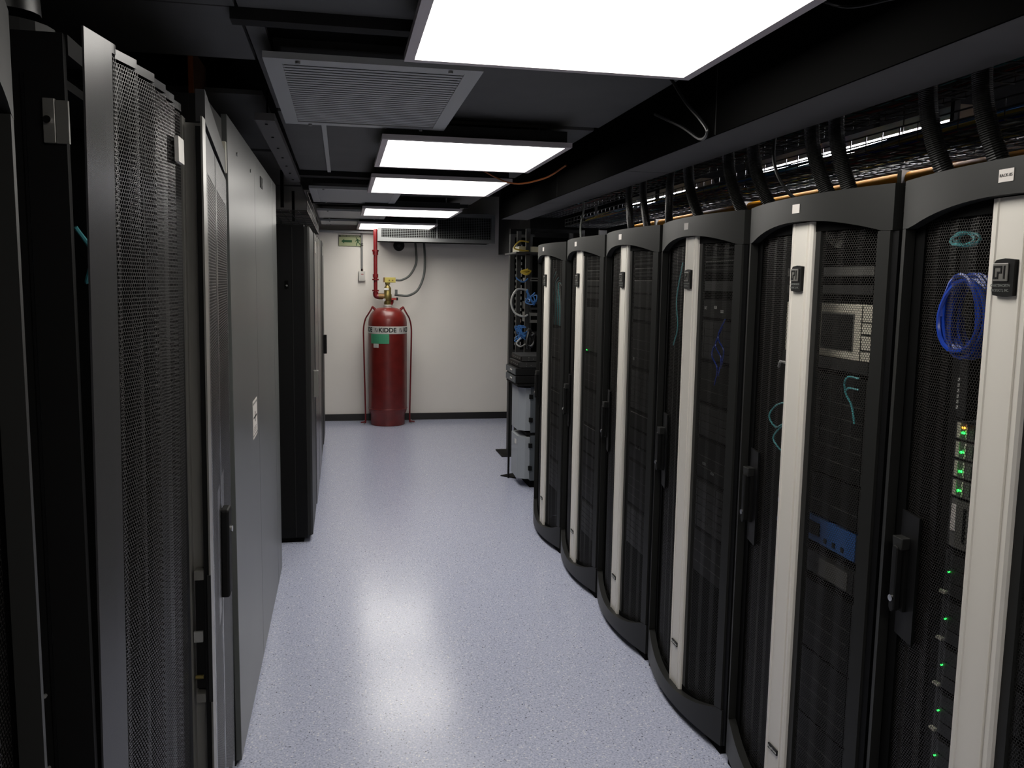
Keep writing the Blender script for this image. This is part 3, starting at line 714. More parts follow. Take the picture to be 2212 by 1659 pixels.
def pleat(s):
    x = np.interp(s, PX, PV); ph = (s-0.105)/0.0915
    fr_ = ph - np.floor(ph)
    tri = np.where(fr_ < 0.16, -0.7, (fr_-0.16)/0.84)
    return x + np.where(s > 0.10, 0.011*(tri-1), 0), s
dm = hex_sheet('perforated_door', 'meshgrey', cab, pleat, 0.088, 0.555, 0.045, 2.102, 0.0072, openf=lambda c: np.where(((c-0.105)/0.0915-np.floor((c-0.105)/0.0915) < 0.16) & (c > 0.10), 0.93, 0.74))
de = MB(); es_ = [0.0, 0.03, 0.06, 0.087]
pts = [(float(np.interp(e, PX, PV)), e) for e in es_] + [(float(np.interp(e, PX, PV))-0.003, e) for e in es_[::-1]]
de.prism(pts, 0.03, 2.117); de = de.build('door_edge', 'doorgrey', cab)
parts_ = [dm, de]
ss = np.linspace(0.087, 0.555, 64); px, py = pleat(ss)
for zz0, zz1 in ((2.102, 2.117), (0.03, 0.045)):
    mb = MB()
    for i in range(63):
        n0 = len(mb.v); mb.v += [(px[i], py[i], zz0), (px[i+1], py[i+1], zz0), (px[i+1], py[i+1], zz1), (px[i], py[i], zz1), (px[i]-0.004, py[i], zz1), (px[i+1]-0.004, py[i+1], zz1)]
        mb.f += [(n0, n0+1, n0+2, n0+3), (n0+3, n0+2, n0+5, n0+4)]
    parts_.append(mb.build('door_rim', 'doorgrey', cab))
def lean(o, zt=2.117, k=None):
    k = LEAN if k is None else k
    n = len(o.data.vertices); a = np.empty(n*3, np.float32); o.data.vertices.foreach_get('co', a); a = a.reshape(-1, 3)
    a[:, 0] -= (zt-a[:, 2])*k; o.data.vertices.foreach_set('co', a.ravel()); o.data.update()
for p_ in parts_: lean(p_)
tg = box('tag_holder', 'white', cab, 0.058, 0.445, 1.985, 0.066, 0.505, 2.035)
# equipment glimpsed inside
coil('coiled_cable', (-0.50, 1.62, 1.62), 0.02, 0.10, 4, 0.005, 'bluec', 'blue cable loop glimpsed behind the pleated perforated door', spread=0.03)
for k, (a, b, c) in enumerate(((1.55, 1.86, 'whitec'), (1.68, 1.90, 'lbluec'), (1.85, 1.80, 'teal'), (1.60, 1.96, 'whitec'))):
    cable('patch_cable', [(-0.52, a, b+0.05), (-0.50, a+0.03, b), (-0.52, a+0.06, b-0.06), (-0.51, a+0.10, b-0.02)], 0.004, c, ['white cable bend behind the upper pleated door, nearest', 'light blue cable bend behind the upper pleated door', 'teal cable bend behind the upper pleated door', 'highest white cable bend behind the pleated door'][k])
for i in range(6):
    z0 = 0.25+i*0.24
    d = device('cabinet_server', 1.685, z0, z0+0.2, 'black server behind the pleated door, %s from the floor' % ['first', 'second', 'third', 'fourth', 'fifth', 'sixth'][i], 'devdark', 'server', 'servers behind the pleated door', style='drives', w=0.23)
    d.location.x = -0.55; d.rotation_euler.z = PI

# second cabinet with the ajar split door
c2 = empty('split_door_cabinet', (-0.385, 1.99, 0), 'cabinet with a split perforated door standing ajar on the left', 'server rack')
box('body', 'black', c2, -0.95, 0.02, 0.03, -0.035, 0.60, 2.04); box('body', 'black', c2, -0.95, 0.601, 0.03, -0.035, 1.01, 2.27)
box('header', 'black', c2, -0.035, 0.602, 2.18, 0.004, 0.98, 2.27)
box('base', 'matblack', c2, -0.95, 0.02, 0.0, -0.05, 1.01, 0.03)
X0 = 0.046
lp = []
mb = MB()   # edge channel of the ajar leaf, facing the camera
mb.box(X0, -0.012, 0.03, X0+0.004, 0.030, 2.10).box(X0+0.042, -0.012, 0.03, X0+0.046, 0.030, 2.10).box(X0+0.004, 0.018, 0.03, X0+0.042, 0.022, 2.09)
chn = mb.build('door_channel', 'alu', c2); lp.append(chn)
lp.append(box('channel_insert', 'devdark', c2, X0+0.030, -0.004, 0.03, X0+0.0418, 0.0178, 2.08))
for z in (1.085, 0.79): lp.append(box('latch_tongue', 'alu', chn, X0+0.010, -0.014, z-0.02, X0+0.030, 0.016, z))
lp.append(box('lock_body', 'black', chn, X0+0.010, -0.002, 0.80, X0+0.0295, 0.0175, 1.06))
lp.append(box('lock_cam', 'steel', chn, X0+0.006, -0.010, 0.915, X0+0.026, -0.0025, 0.94))
lp.append(MB().tube([(X0+0.008, -0.008, 0.83), (X0+0.026, -0.008, 0.83)], 0.005, 10).build('lock_pin', 'brass', chn))
lp.append(box('lock_flange', 'rack', chn, X0+0.038, -0.0145, 0.77, X0+0.0465, -0.0125, 1.075))
def lf(a0, b0, a1, b1):
    return lambda s: (b0+(b1-b0)*(s-a0)/(a1-a0), s)
XA = X0+0.046; SM = 0.40
XM = XA+(0.012-XA)*SM/1.0
cn = lf(0.03, XA, SM-0.004, XM); cf = lf(SM+0.004, XM, 1.0, 0.012)
for nm_, cu, a, b, ha, hb in (('near', cn, 0.031, SM-0.004, 0.07, SM-0.025), ('far', cf, SM+0.004, 1.0, SM+0.05, 0.955)):
    lp.append(hex_sheet('door_leaf', 'meshgrey', c2, cu, ha, hb, 0.12, 1.99, 0.0085, 0.72, solid=((SM-0.14, SM+0.16, 0.84, 1.20),)))
    mb = MB()
    for (s0, s1, z0, z1) in ((a, ha, 0.04, 2.075), (hb, b, 0.04, 2.075), (ha, hb, 1.99, 2.075), (ha, hb, 0.04, 0.12)):
        n0 = len(mb.v)
        for s_ in (s0, s1):
            x, y = cu(s_)
            mb.v += [(x, y, z0), (x, y, z1), (x-0.012, y, z0), (x-0.012, y, z1)]
        mb.f += [(n0, n0+1, n0+5, n0+4), (n0+2, n0+6, n0+7, n0+3), (n0+1, n0+3, n0+7, n0+5), (n0, n0+4, n0+6, n0+2), (n0, n0+2, n0+3, n0+1), (n0+4, n0+5, n0+7, n0+6)]
    lp.append(mb.build('leaf_frame', 'doorgrey', c2))
lp.append(MB().prism([(XA-0.02, 0.03), (XA, 0.03), (0.012, 0.985), (-0.01, 0.985)], 2.095, 2.165).build('top_rail', 'doorgrey', c2))
mb = MB(); mb.box(XM-0.002, SM-0.01, 0.87, XM+0.022, SM+0.055, 1.12); hn = mb.build('door_handle', 'black', c2, bevel=0.006); lp.append(hn)
lp.append(MB().tube([(XM+0.020, SM+0.02, 1.06), (XM+0.028, SM+0.02, 1.06)], 0.009, 12).build('handle_lock', 'chrome', hn))
for p_ in lp: lean(p_, 2.10, 0.008)
box('hinge', 'devlight', c2, -0.034, 0.985, 2.10, 0.014, 1.01, 2.20)

# big grey cabinet
G = empty('grey_cabinet', (-0.37, 3.02, 0), 'large smooth grey cabinet in the left row with a warning label', 'cabinet')
box('carcass', 'rackdark', G, -0.9, 0.0, 0.0, -0.02, 2.10, 2.27)
for a, b in ((0.0, 0.885), (0.889, 1.83), (1.836, 2.12)):
    box('front_panel', 'crac', G, -0.0199, a, 0.02, 0.0, b, 2.295, bevel=0.002)
for a in (0.25, 0.72, 1.25): MB().tube([(0.0, a, 2.20), (0.004, a, 2.20)], 0.007, 8).build('screw', 'steel', G)
box('lifting_slot', 'black', G, 0.0, 1.15, 2.18, 0.003, 1.26, 2.23)
lb = box('warning_label', 'paper', G, 0.0, 0.62, 1.085, 0.0015, 0.79, 1.245)
ld = {}
box('label_band', 'greyink', lb, 0.0015, 0.625, 1.228, 0.0022, 0.785, 1.236)
box('label_band', 'greyink', lb, 0.0015, 0.625, 1.094, 0.0022, 0.785, 1.100)
box('label_bar', 'ink', lb, 0.0015, 0.64, 1.168, 0.0022, 0.77, 1.176)
box('label_bar', 'ink', lb, 0.0015, 0.70, 1.150, 0.0022, 0.712, 1.194)
for k in range(4): box('label_line', 'greyink', lb, 0.0015, 0.65, 1.108+k*0.007, 0.0022, 0.75, 1.1105+k*0.007)

# far black racks
def black_rack(y0, wdt, xf, ztop, label, first=False, mesh='rack', handle=None, lab2=False):
    b = empty('black_rack', (xf, y0, 0), label, 'server rack', 'black racks at the far left')
    box('body', 'rackdark', b, -0.95, 0.0, 0.035, -0.035, wdt-0.006, ztop-0.01)
    box('plinth', 'matblack', b, -0.93, 0.02, 0.0, -0.06, wdt-0.03, 0.035)
    mb = MB(); mb.prism([(-0.034, 0.0), (-0.012, 0.0), (0.0, 0.02), (0.0, wdt-0.03), (-0.012, wdt-0.008), (-0.034, wdt-0.008)], 0.05, ztop-0.02)
    mb.build('front_door', mesh, b)
    if first:
        box('side_panel', 'black', b, -0.60, -0.006, 0.10, -0.115, -0.0005, ztop-0.07)
        box('side_trim', 'rack', b, -0.112, -0.004, 0.04, -0.108, -0.0005, ztop-0.03)
        l_ = box('side_latch', 'matblack', b, -0.155, -0.014, 1.70, -0.135, -0.006, 1.75)
        MB().tube([(-0.145, -0.018, 1.718), (-0.145, -0.014, 1.718)], 0.007, 10).build('latch_key', 'chrome', l_)
    if handle:
        hh = box('door_handle', handle[3], b, 0.0, handle[0], handle[1], 0.035, handle[0]+0.06, handle[2], bevel=0.004)
    if lab2: box('door_label', 'white', b, 0.0, 0.25, ztop-0.16, 0.003, 0.40, ztop-0.07)
    return b
black_rack(5.70, 0.80, -0.205, 2.12, 'black rack first in the far left row, its side panel facing us', True, handle=(0.42, 0.93, 1.12, 'alu'))
black_rack(6.51, 0.80, -0.200, 2.125, 'black rack second in the far left row', mesh='doorgrey', lab2=True)
black_rack(7.32, 0.80, -0.200, 2.14, 'black rack third in the far left row', mesh='doorgrey')
black_rack(8.13, 0.80, -0.205, 2.17, 'black rack fourth in the far left row')
black_rack(8.94, 0.75, -0.200, 2.18, 'black rack last in the far left row with a black handle sticking out', lab2=True, handle=(0.30, 0.98, 1.18, 'black'))
bt = basket('wire_cage_tray', -0.62, -0.24, 6.3, 9.4, 2.25, 0.13, 'short wire cage tray above the far left racks', dx=0.06, dy=0.12)
# things above the near left racks
h = empty('cable_duct', (-0.52, 1.35, 2.13), 'thick black flexible duct with a collar at the top left', 'duct')
MB().tube(bez((0.0, 0.17, 0.03), (0.0, 0.17, 0.16), (-0.05, 0.05, 0.22), (-0.35, -0.05, 0.26), 24), 0.055, 16).build('duct_hose', 'hose', h, smooth=True)
MB().tube([(0.0, 0.17, -0.02), (0.0, 0.17, 0.01)], 0.075, 20).build('duct_collar', 'devdark', h)
box('duct_bracket', 'black', h, 0.06, 0.20, -0.02, 0.085, 0.30, 0.012)
bc = empty('ceiling_bracket', (-0.50, 2.0, 2.13), 'small black bracket poking above the pleated perforated door', 'bracket')
box('bracket_arm', 'black', bc, -0.02, 0, -0.09, 0.02, 0.10, 0.08); box('bracket_hook', 'devmid', bc, -0.01, 0.10, 0.05, 0.01, 0.12, 0.07)
bp_ = empty('cardboard_post', (-0.60, 3.72, 2.272), 'brown upright board standing on top of the left cabinets', 'board')
box('board_face', 'brown', bp_, 0, 0, 0, 0.02, 0.35, 0.40); box('board_edge', 'orangec', bp_, 0.0, -0.006, 0, 0.02, 0.0, 0.40)

# ------------------------------------------------------------------ back wall: suppression cylinder and fittings
CX, CY, CR = 0.545, 10.50, 0.236
T = empty('suppression_cylinder', (CX, CY, 0), 'big red fire suppression cylinder standing against the back wall', 'gas cylinder')
prof = [(CR*0.86, 0.0), (CR*0.88, 0.004), (CR*0.89, 0.125), (CR*0.97, 0.165), (CR*0.99, 0.18), (CR*1.0, 0.21), (CR, 1.21)]
for k in range(1, 11):
    a = k/10*PI/2*0.93; prof.append((CR*math.cos(a)**0.62 if k < 10 else 0.045, 1.235+0.21*math.sin(a)))
MB().lathe(prof, 0, 0, 48).build('tank', 'red', T, smooth=True)
MB().lathe([(CR*1.002, 0.196), (CR*1.015, 0.20), (CR*1.015, 0.208), (CR*1.002, 0.212)], 0, 0, 48).build('weld_ring', 'red', T)
bd = MB().lathe([(CR+0.0005, 1.130), (CR+0.002, 1.131), (CR+0.002, 1.219), (CR+0.0005, 1.220)], 0, 0, 48).build('maker_band', 'white', T, smooth=True)
def wrap(o, r, a0):
    for v in o.data.vertices:
        x, z, t = v.co.x, v.co.z, v.co.y
        a = a0 + x/r
        rr = r + max(0.0003, -t)
        v.co = (rr*math.sin(a), -rr*math.cos(a), z)
def btxt(body, size, xo, z, m_='ink', r=CR+0.0025, sx=1.0, bold=0.0015):
    o = text('band_text', body, size, m_, bd, (0, 0, z), (1, 0, 0), (0, 0, 1), 0.0004, sx=sx, bold=bold)
    import bmesh
    b = bmesh.new(); b.from_mesh(o.data)
    b.to_mesh(o.data); b.free()
    wrap(o, r, xo/r); return o
for xo in (-0.015, -0.335, 0.315): btxt('KIDDE', 0.076, xo, 1.174, sx=1.0, bold=0.0028)
def patch(name, m_, par, x0, x1, z0, z1, r):
    mb = MB(); n = 10
    for i in range(n+1):
        a = (x0+(x1-x0)*i/n)/r; mb.v += [(r*math.sin(a), -r*math.cos(a), z0), (r*math.sin(a), -r*math.cos(a), z1)]
    for i in range(n): mb.f.append((2*i, 2*i+2, 2*i+3, 2*i+1))
    return mb.build(name, m_, par)
for xo in (-0.158, 0.160):
    patch('logo_square', 'greyink', bd, xo-0.022, xo+0.022, 1.150, 1.200, CR+0.0028)
    mb = MB(); r = CR+0.0034
    for (x, z) in ((xo-0.018, 1.153), (xo+0.006, 1.197), (xo+0.018, 1.197), (xo-0.006, 1.153)):
        mb.v.append((r*math.sin(x/r), -r*math.cos(x/r), z))
    mb.f.append((0, 3, 2, 1)); mb.build('logo_slash', 'paper', bd)
gl = patch('instruction_label', 'green', T, -0.245, 0.005, 1.012, 1.128, CR+0.0022)
for k in range(9):
    patch('printed_line', 'greendk', gl, -0.235, -0.115, 1.022+k*0.011, 1.0235+k*0.011, CR+0.003); patch('printed_line', 'greendk', gl, -0.105, -0.005, 1.022+k*0.011, 1.0235+k*0.011, CR+0.003)
wl = patch('inspection_tag', 'white', T, -0.20, -0.125, 0.962, 1.010, CR+0.0022)
for k in range(3): patch('printed_line', 'greyink', wl, -0.19, -0.135, 0.972+k*0.012, 0.974+k*0.012, CR+0.003)
# valve head
MB().lathe([(0.045, 1.425), (0.045, 1.46), (0.05, 1.462), (0.05, 1.475), (0.04, 1.476)], 0, 0, 20).build('neck_collar', 'white', T)
V = MB().lathe([(0.04, 1.476), (0.045, 1.49), (0.042, 1.52), (0.05, 1.53), (0.05, 1.60), (0.043, 1.61), (0.043, 1.68), (0.03, 1.70), (0.018, 1.72)], 0.0, 0, 20).build('valve_body', 'brass', T, smooth=True)
MB().tube([(-0.11, 0, 1.575), (-0.04, 0, 1.575)], 0.036, 16).build('valve_outlet', 'bronze', V)
box('valve_label', 'white', V, -0.044, -0.048, 1.655, 0.012, -0.044, 1.678)
MB().tube([(-0.045, -0.06, 1.535), (-0.045, -0.04, 1.535)], 0.018, 14).build('pressure_gauge', 'chrome', V)
MB().tube([(0.02, 0, 1.45), (0.055, 0, 1.50), (0.058, 0, 1.55)], 0.018, 10).build('side_port', 'redpipe', V)
box('solenoid_label', 'redc', V, 0.045, -0.035, 1.535, 0.105, 0.02, 1.56); box('solenoid_cap', 'black', V, 0.105, -0.033, 1.53, 0.125, 0.02, 1.565)
box('port_block', 'hosegrey', V, 0.09, -0.02, 1.60, 0.12, 0.02, 1.66)
A = box('actuator', 'yellow', T, -0.035, -0.03, 1.745, 0.095, 0.03, 1.808, bevel=0.003)
box('actuator_end', 'bronze', A, -0.050, -0.028, 1.748, -0.0352, 0.028, 1.806)
MB().tube([(0.0, 0, 1.72), (0.0, 0, 1.745)], 0.03, 14).build('actuator_collar', 'brass', A)
for a_ in (0.02, 0.06): MB().tube([(a_, -0.034, 1.772), (a_, -0.03, 1.772)], 0.008, 8).build('screw', 'bronze', A)
# red straps / carrying rods at both sides
def rod(s, name='side_rod'):
    p = spline([(s*0.150, -0.03, 1.425), (s*0.185, -0.05, 1.45), (s*0.20, -0.05, 1.42), (s*0.235, -0.04, 1.36), (s*0.268, 0.0, 1.30), (s*0.290, 0.02, 1.19), (s*0.290, 0.02, 1.0), (s*0.278, 0.02, 0.4), (s*0.272, 0.02, 0.05), (s*0.285, 0.0, 0.030), (s*0.33, -0.02, 0.026)], 6)
    o = MB().tube(p, 0.0095, 8).build(name, 'redpipe', T, smooth=True)
    MB().tube([(s*0.29, 0.0, 0.0), (s*0.29, 0.0, 0.05)], 0.008, 8).build('anchor_bolt', 'steel', o)
    MB().tube(spline([(s*0.185, -0.05, 1.445), (s*0.15, -0.05, 1.41), (s*0.10, -0.05, 1.42)], 6), 0.011, 8).build('ear_loop', 'redpipe', o, smooth=True)
rod(-1); rod(1)
# red discharge pipe
Pp = empty('discharge_pipe', (0.40, 10.50, 1.575), 'glossy red pipe rising from the cylinder valve to the ceiling', 'pipe')
MB().tube([(0, 0, 0.05), (0, 0, 1.27)], 0.024, 18).build('pipe', 'redpipe', Pp, smooth=True)
MB().tube(bez((0, 0, 0.055), (0, 0, 0.01), (0.0, 0, 0.0), (0.045, 0, 0.0), 10), 0.034, 18).build('elbow', 'redpipe', Pp, smooth=True)
for z, hh in ((0.06, 0.02), (0.195, 0.02), (0.225, 0.045), (0.54, 0.02), (0.50, 0.05)): MB().tube([(0, 0, z), (0, 0, z+hh)], 0.034 if hh > 0.03 else 0.041, 18).build('coupling', 'redpipe', Pp, smooth=True)
# flexible hoses to the wall
cable('actuator_hose', [(0.645, 10.50, 1.775), (0.72, 10.50, 1.78), (0.82, 10.55, 1.84), (0.90, 10.62, 1.98), (0.905, 10.66, 2.12), (0.89, 10.66, 2.28)], 0.014, 'hosegrey', 'inner grey flexible hose from the yellow actuator up the back wall', 'hose', sides=10)
cable('actuator_hose', [(0.63, 10.50, 1.60), (0.70, 10.50, 1.592), (0.80, 10.52, 1.59), (0.92, 10.58, 1.66), (1.0, 10.65, 1.84), (1.015, 10.67, 2.05), (1.00, 10.67, 2.28)], 0.015, 'hosegrey', 'outer grey flexible hose curving from the valve up the back wall', 'hose', sides=10)
bo = empty('alarm_bell', (0.70, 10.797, 2.205), 'round black alarm sounder on the back wall under the grating', 'alarm')
MB().tube([(0, 0, 0), (0, -0.05, 0)], 0.068, 28).build('sounder_body', 'devdark', bo, smooth=True); MB().tube([(0, -0.05, 0), (0, -0.058, 0)], 0.02, 14).build('sounder_hub', 'devmid', bo)
# exit sign
YS = 10.797
sg = empty('exit_sign', (0.095, YS, 2.25), 'pale green emergency exit sign with arrow and running figure', 'sign')
box('sign_board', 'signg', sg, -0.130, -0.006, -0.066, 0.145, 0, 0.070)
box('sign_header', 'signh', sg, -0.130, -0.0075, 0.045, 0.145, -0.0062, 0.070)
text('header_text', 'SALIDA DE EMERGENCIA', 0.021, 'signg', sg, (0.0075, -0.0078, 0.056), (1, 0, 0), (0, 0, 1), 0.0003, sx=0.95, bold=0.0005)
mb = MB(); mb.box(-0.131, -0.008, -0.067, -0.127, -0.006, 0.071).box(-0.131, -0.008, -0.067, 0.146, -0.006, -0.064).box(0.143, -0.008, -0.067, 0.146, -0.006, 0.071); mb.build('sign_border', 'signh', sg)
mb = MB(); mb.prism([(-0.100, -0.006), (-0.065, 0.022), (-0.065, 0.008), (0.030, 0.008), (0.030, -0.020), (-0.065, -0.020), (-0.065, -0.034)][::-1], -0.0078, -0.0062, 'Y'); mb.build('sign_arrow', 'signd', sg)
mb = MB()
mb.tube([(0.084, -0.0078, 0.034), (0.084, -0.0062, 0.034)], 0.008, 10)
def limb(x0, z0, x1, z1, w_):
    d_ = Vector((x1-x0, z1-z0)).normalized(); n_ = Vector((-d_.y, d_.x))*w_/2
    pts = [(x0+n_.x, z0+n_.y), (x1+n_.x, z1+n_.y), (x1-n_.x, z1-n_.y), (x0-n_.x, z0-n_.y)]
    mb.prism(pts, -0.0078, -0.0062, 'Y')
limb(0.092, 0.024, 0.104, -0.010, 0.020); limb(0.094, 0.024, 0.128, -0.002, 0.008); limb(0.090, 0.018, 0.082, 0.0, 0.008); limb(0.082, 0.0, 0.068, -0.004, 0.008)
limb(0.104, -0.010, 0.086, -0.030, 0.010); limb(0.086, -0.030, 0.082, -0.058, 0.009); limb(0.106, -0.012, 0.130, -0.045, 0.010)
mb.build('running_figure', 'signd', sg)
cdt = empty('wall_conduit', (0.245, 10.78, 1.88), 'thin steel conduit running down the back wall beside the exit sign', 'conduit')
MB().tube([(0, 0, 0.0), (0, 0, 0.98)], 0.0125, 12).build('conduit_pipe', 'steel', cdt, smooth=True)
for z in (0.31, 0.33): MB().tube([(0, 0, z), (0, 0, z+0.01)], 0.017, 12).build('conduit_clip', 'chrome', cdt)
MB().tube([(0, 0, 0.0), (0, 0, 0.03)], 0.016, 12).build('conduit_connector', 'chrome', cdt)
sw = empty('switch_box', (0.245, 10.80, 1.76), 'white switch box with a red mark at the foot of the conduit', 'switch box')
box('box_body', 'white', sw, -0.040, -0.045, 0, 0.040, 0, 0.120, bevel=0.003)
box('box_cover', 'white', sw, -0.018, -0.050, 0.02, 0.022, -0.0451, 0.10); box('red_mark', 'redc', sw, -0.014, -0.0515, 0.078, 0.018, -0.0502, 0.086)
# egg crate grating
E_ = empty('return_grating', (1.115, 10.20, 2.23), 'large rectangular egg-crate air grating box below the ceiling at the back', 'grille')
W = 0.70; H_ = 0.345; f = 0.045
mb = MB(); mb.box(-W, 0, 0, W, 0.03, f).box(-W, 0, H_-f, W, 0.03, H_).box(-W, 0, f, -W+f, 0.03, H_-f).box(W-f, 0, f, W, 0.03, H_-f); mb.build('frame', 'grating', E_)
mb = MB()
for i in range(62): x = -W+f+(i+0.5)*(2*W-2*f)/62; mb.box(x-0.0012, 0.008, f, x+0.0012, 0.022, H_-f)
for i in range(13): z = f+(i+0.5)*(H_-2*f)/13; mb.box(-W+f, 0.009, z-0.0012, W-f, 0.021, z+0.0012)
tag(mb.build('egg_crate_core', 'grating', E_), kind='stuff')
box('duct_box', 'matblack', E_, -W+0.02, 0.10, 0.01, W-0.02, 0.55, H_-0.01)
box('divider', 'grating', E_, -0.01, 0.004, f, 0.01, 0.008, H_-f)
tag(MB().box(-0.26, 10.70, 2.345, 0.42, 10.80, 2.37).build('trim_3', 'grille'), kind='structure')

# ------------------------------------------------------------------ right back corner: relay rack, stacked devices, power units
RR = empty('relay_rack', (1.68, 8.5, 0), 'open two-post black relay rack in the far right corner', 'rack')
box('upright', 'devmid', RR, -0.015, -0.035, 0, 0.03, 0.035, 2.25); box('upright', 'devmid', RR, 0.19, -0.035, 0, 0.235, 0.035, 2.25)
mb = MB(); mb.prism([(-0.10, -0.18), (0.26, -0.18), (0.26, 0.18), (-0.10, 0.18)], 0.0, 0.012); mb.build('foot_plate', 'black', RR)
box('back_plate', 'matblack', RR, 0.03, 0.02, 1.08, 0.19, 0.03, 2.22)
me = None
for i in range(18):
    for j in range(2):
        if me is None:
            mb = MB(); mb.prism([(0, 0), (0.028, 0.0), (0.028, 0.030), (0.012, 0.030), (0.012, 0.024), (0, 0.024)], 0, 0.004, 'Y'); o = mb.build('ring_finger', 'whitec', RR); me = o.data
        else:
            o = bpy.data.objects.new('ring_finger', me); C.objects.link(o); o.parent = RR
        o.location = (0.045+j*0.042, 0.0, 1.13+i*0.058)
box('top_bar', 'black', RR, -0.015, -0.035, 2.25, 0.235, 0.035, 2.30)
# equipment frame behind the farthest rack
EF = empty('cable_rack', (1.60, 7.60, 0), 'black four-post frame crowded with cables beyond the farthest rack', 'rack')
for x in (0.04, 0.55):
    for y in (0.0, 0.40): box('post', 'devmid', EF, x, y, 0, x+0.04, y+0.03, 2.25)
box('dark_backdrop', 'matblack', EF, 0.20, 0.44, 0.03, 1.6, 0.45, 2.2)  # added black sheet standing in for the darkness behind the frame
for z in (1.10, 2.22): box('crossbar', 'black', EF, 0.08, 0.0, z, 0.55, 0.03, z+0.03)
box('shelf', 'devmid', EF, -0.06, -0.05, 2.025, 0.55, 0.5, 2.04)
bx = empty('cream_box', (1.60, 7.62, 2.041), 'cream cardboard box on the shelf beside the farthest curved rack', 'box')
box('box_body', 'cream', bx, -0.02, 0, 0, 0.45, 0.3, 0.05)
for i, (z, hh, m_, lab) in enumerate(((1.78, 0.03, 'devgrey', 'small grey device high in the cable frame'), (1.52, 0.07, 'devmid', 'grey media converter in the middle of the cable frame'), (1.40, 0.09, 'devgrey', 'pale grey device above the blue cable tangle'), (1.24, 0.06, 'devdark', 'black device at the bottom of the cable frame'))):
    d = empty('frame_device', (1.64, 7.58, z), lab, 'device'); box('case', m_, d, 0.045, 0, 0, 0.42, 0.35, hh)
    for k in range(3): box('socket', 'matblack', d, 0.05+k*0.1, -0.002, hh*0.3, 0.11+k*0.1, 0, hh*0.7)
cable('frame_cable', [(1.65, 7.594, 1.70), (1.54, 7.50, 1.70), (1.49, 7.50, 1.60), (1.52, 7.50, 1.50), (1.60, 7.50, 1.46), (1.66, 7.594, 1.47)], 0.009, 'whitec', 'thick white cable loop beside the cable frame')
cable('frame_cable', [(1.66, 7.594, 2.13), (1.56, 7.50, 2.13), (1.51, 7.50, 2.07), (1.58, 7.50, 2.05), (1.66, 7.594, 2.05)], 0.007, 'yellowc', 'yellow cable loop at the top of the cable frame')
cable('frame_cable', [(1.64, 7.50, 1.88), (1.58, 7.50, 1.86), (1.63, 7.50, 1.84), (1.68, 7.594, 1.87), (1.60, 7.50, 1.865)], 0.012, 'yellowc', 'bunched yellow cable below the shelf')
r9 = random.Random(11)
for k in range(9):
    z = 1.30 if k < 6 else 1.62; x = 1.60 if k < 6 else 1.69
    pts = [(x+r9.uniform(-0.07, 0.05), 7.50+r9.uniform(-0.02, 0.02), z+r9.uniform(-0.06, 0.08)) for _ in range(6)]
    pts[0] = (1.66, 7.596, z)
    cable('blue_patch_cable', pts, 0.005, 'lbluec', 'tangled light blue patch cable %s' % ('low in the cable frame' if k < 6 else 'beside the farthest curved rack'), group='blue tangle %s' % ('low in the cable frame' if k < 6 else 'beside the farthest rack'))
cable('blue_patch_cable', [(1.66, 7.594, 1.80), (1.60, 7.50, 1.77), (1.55, 7.50, 1.79), (1.53, 7.50, 1.81)], 0.006, 'lbluec', 'single light blue cable curving above the white loop')
for k in range(4):
    pts = [(1.66+r9.uniform(-0.06, 0.05), 7.48+r9.uniform(-0.02, 0.02), 1.22+r9.uniform(-0.06, 0.14)) for _ in range(6)]
    pts[0] = (1.66, 7.594, 1.24+0.03*k); pts[-1] = (1.665, 7.594, 1.20+0.02*k)
    cable('power_cable', pts, 0.011, 'blackc', 'thick black power cord bunched above the device stack', group='black cords above the stack')
cable('frame_cable', [(1.66, 7.594, 1.21), (1.58, 7.48, 1.19), (1.54, 7.48, 1.22), (1.58, 7.48, 1.27)], 0.007, 'whitec', 'pale grey cable bend just above the device stack')
cable('frame_cable', [(1.765, 8.492, 1.50), (1.775, 8.46, 1.38), (1.755, 8.45, 1.24)], 0.005, 'orangec', 'short tan cable hanging beside the relay rack')
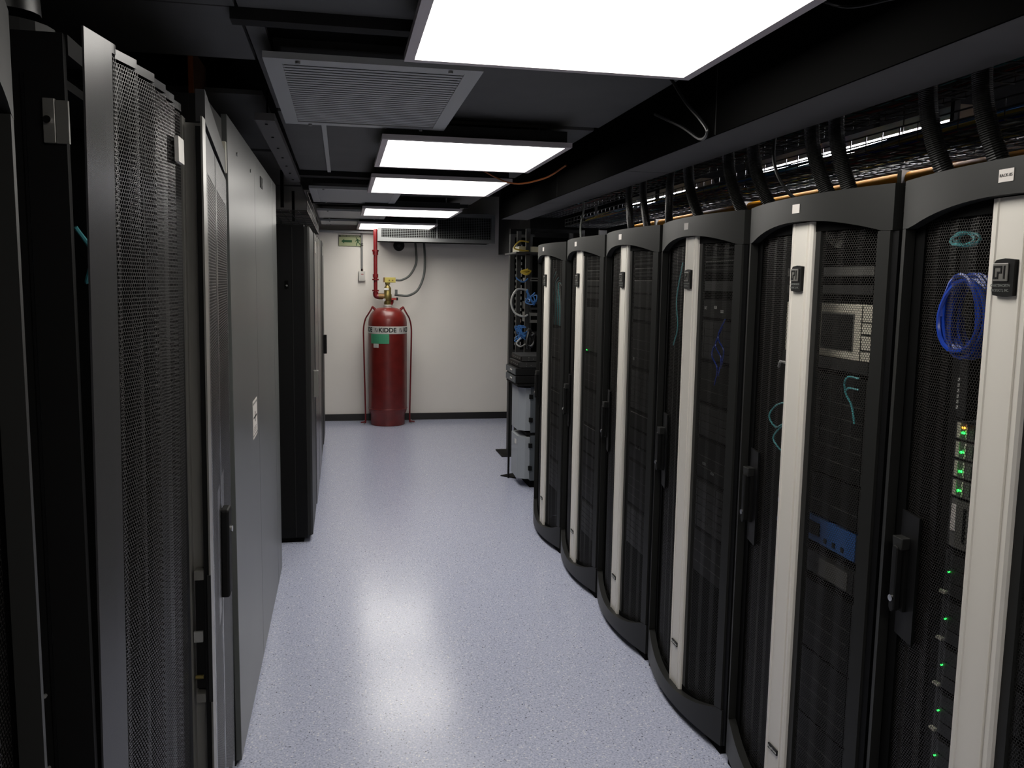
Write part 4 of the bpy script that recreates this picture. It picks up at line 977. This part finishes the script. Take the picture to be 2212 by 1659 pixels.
# stacked devices on the platform (aisle side, just beyond the farthest rack)
ST = [(1.105, 1.150, 0.02, 'devmid', 'topmost black device of the stack beside the farthest rack'), (1.052, 1.100, 0.0, 'devmid', 'second black device down in the stack beside the farthest rack'),
      (0.985, 1.047, -0.03, 'devdark', 'third device down in the stack, with a small white label'), (0.915, 0.980, -0.03, 'devdark', 'lowest and rounded black device of the stack')]
for i, (z0, z1, dx, m_, lab) in enumerate(ST):
    d = empty('stacked_device', (1.46+dx, 6.95, z0), lab, 'device', 'stack of devices beside the farthest rack')
    box('case', m_, d, 0.0, 0.0, 0.0, 0.42, 0.42, z1-z0-0.002, bevel=0.004 if i > 1 else 0.001)
    fr_ = box('front', 'devdark' if i < 2 else 'upsd', d, -0.006, 0.01, 0.006, 0.0, 0.41, z1-z0-0.008)
    for k in range(4): box('button', 'greyc', d, -0.009, 0.05+k*0.08, 0.018, -0.0062, 0.07+k*0.08, 0.024)
    if i < 2:
        for k, (a, b) in enumerate(((0.06, 0.01), (0.06, 0.03), (0.10, 0.018), (0.24, 0.022))): MB().tube([(a, -0.003, b), (a, 0, b)], 0.0035, 8).build('screw', 'alu', d)
        box('side_label', 'greyc', d, 0.17, -0.002, 0.01, 0.21, 0, 0.024)
    else: box('front_label', 'white', d, -0.009, 0.13, 0.03, -0.0062, 0.21, 0.042)
st = empty('equipment_stand', (1.44, 6.93, 0), 'black stand carrying the device stack, its thin leg on a floor plate', 'stand')
box('stand_top', 'black', st, 0.0, 0.0, 0.895, 0.50, 0.48, 0.913); box('leg', 'black', st, 0.02, 0.46, 0.0, 0.035, 0.48, 0.895)
box('leg', 'black', st, 0.47, 0.46, 0.0, 0.49, 0.48, 0.895); box('leg', 'black', st, 0.47, 0.0, 0.0, 0.49, 0.02, 0.895)
mb = MB(); mb.prism([(-0.03, 0.55), (0.09, 0.43), (0.10, 0.62)], 0.0, 0.01); mb.build('floor_plate', 'black', st)
def ups(z0, z1, lab, sticker):
    d = empty('power_unit', (1.475, 6.99, z0), lab, 'power unit', 'pair of grey power units'); h = z1-z0
    mb = MB(); mb.box(0.10, 0.0, 0, 0.42, 0.40, h); mb.build('case', 'upsd', d, bevel=0.004)
    mb = MB(); mb.prism([(0.0995, 0.012), (0.055, 0.012), (0.0, 0.07), (0.0, 0.33), (0.055, 0.39), (0.0995, 0.39)], 0.015, h-0.012); mb.build('front_cover', 'upsl', d, bevel=0.003)
    for z in (h*0.28, h*0.78): box('clip', 'black', d, 0.085, -0.012, z-0.018, 0.115, 0.0115, z+0.018)
    box('vent', 'black', d, 0.16, -0.003, 0.02, 0.26, 0, 0.065)
    if sticker: box('sticker', 'white', d, -0.002, 0.12, h-0.09, 0.0, 0.18, h-0.05)
    return d
ups(0.485, 0.885, 'upper of the two grey power units beside the farthest rack', False)
ups(0.065, 0.460, 'lower of the two grey power units, with a small white sticker', True)
ped = empty('pedestal', (1.56, 7.02, 0), 'black pedestal under the lower grey power unit', 'pedestal'); box('pedestal_block', 'matblack', ped, 0.02, 0.0, 0, 0.32, 0.34, 0.063)
sp = empty('spacer_shelf', (1.54, 7.0, 0.461), 'thin black shelf between the two grey power units', 'shelf'); box('shelf_plate', 'black', sp, 0, 0, 0, 0.36, 0.39, 0.022)
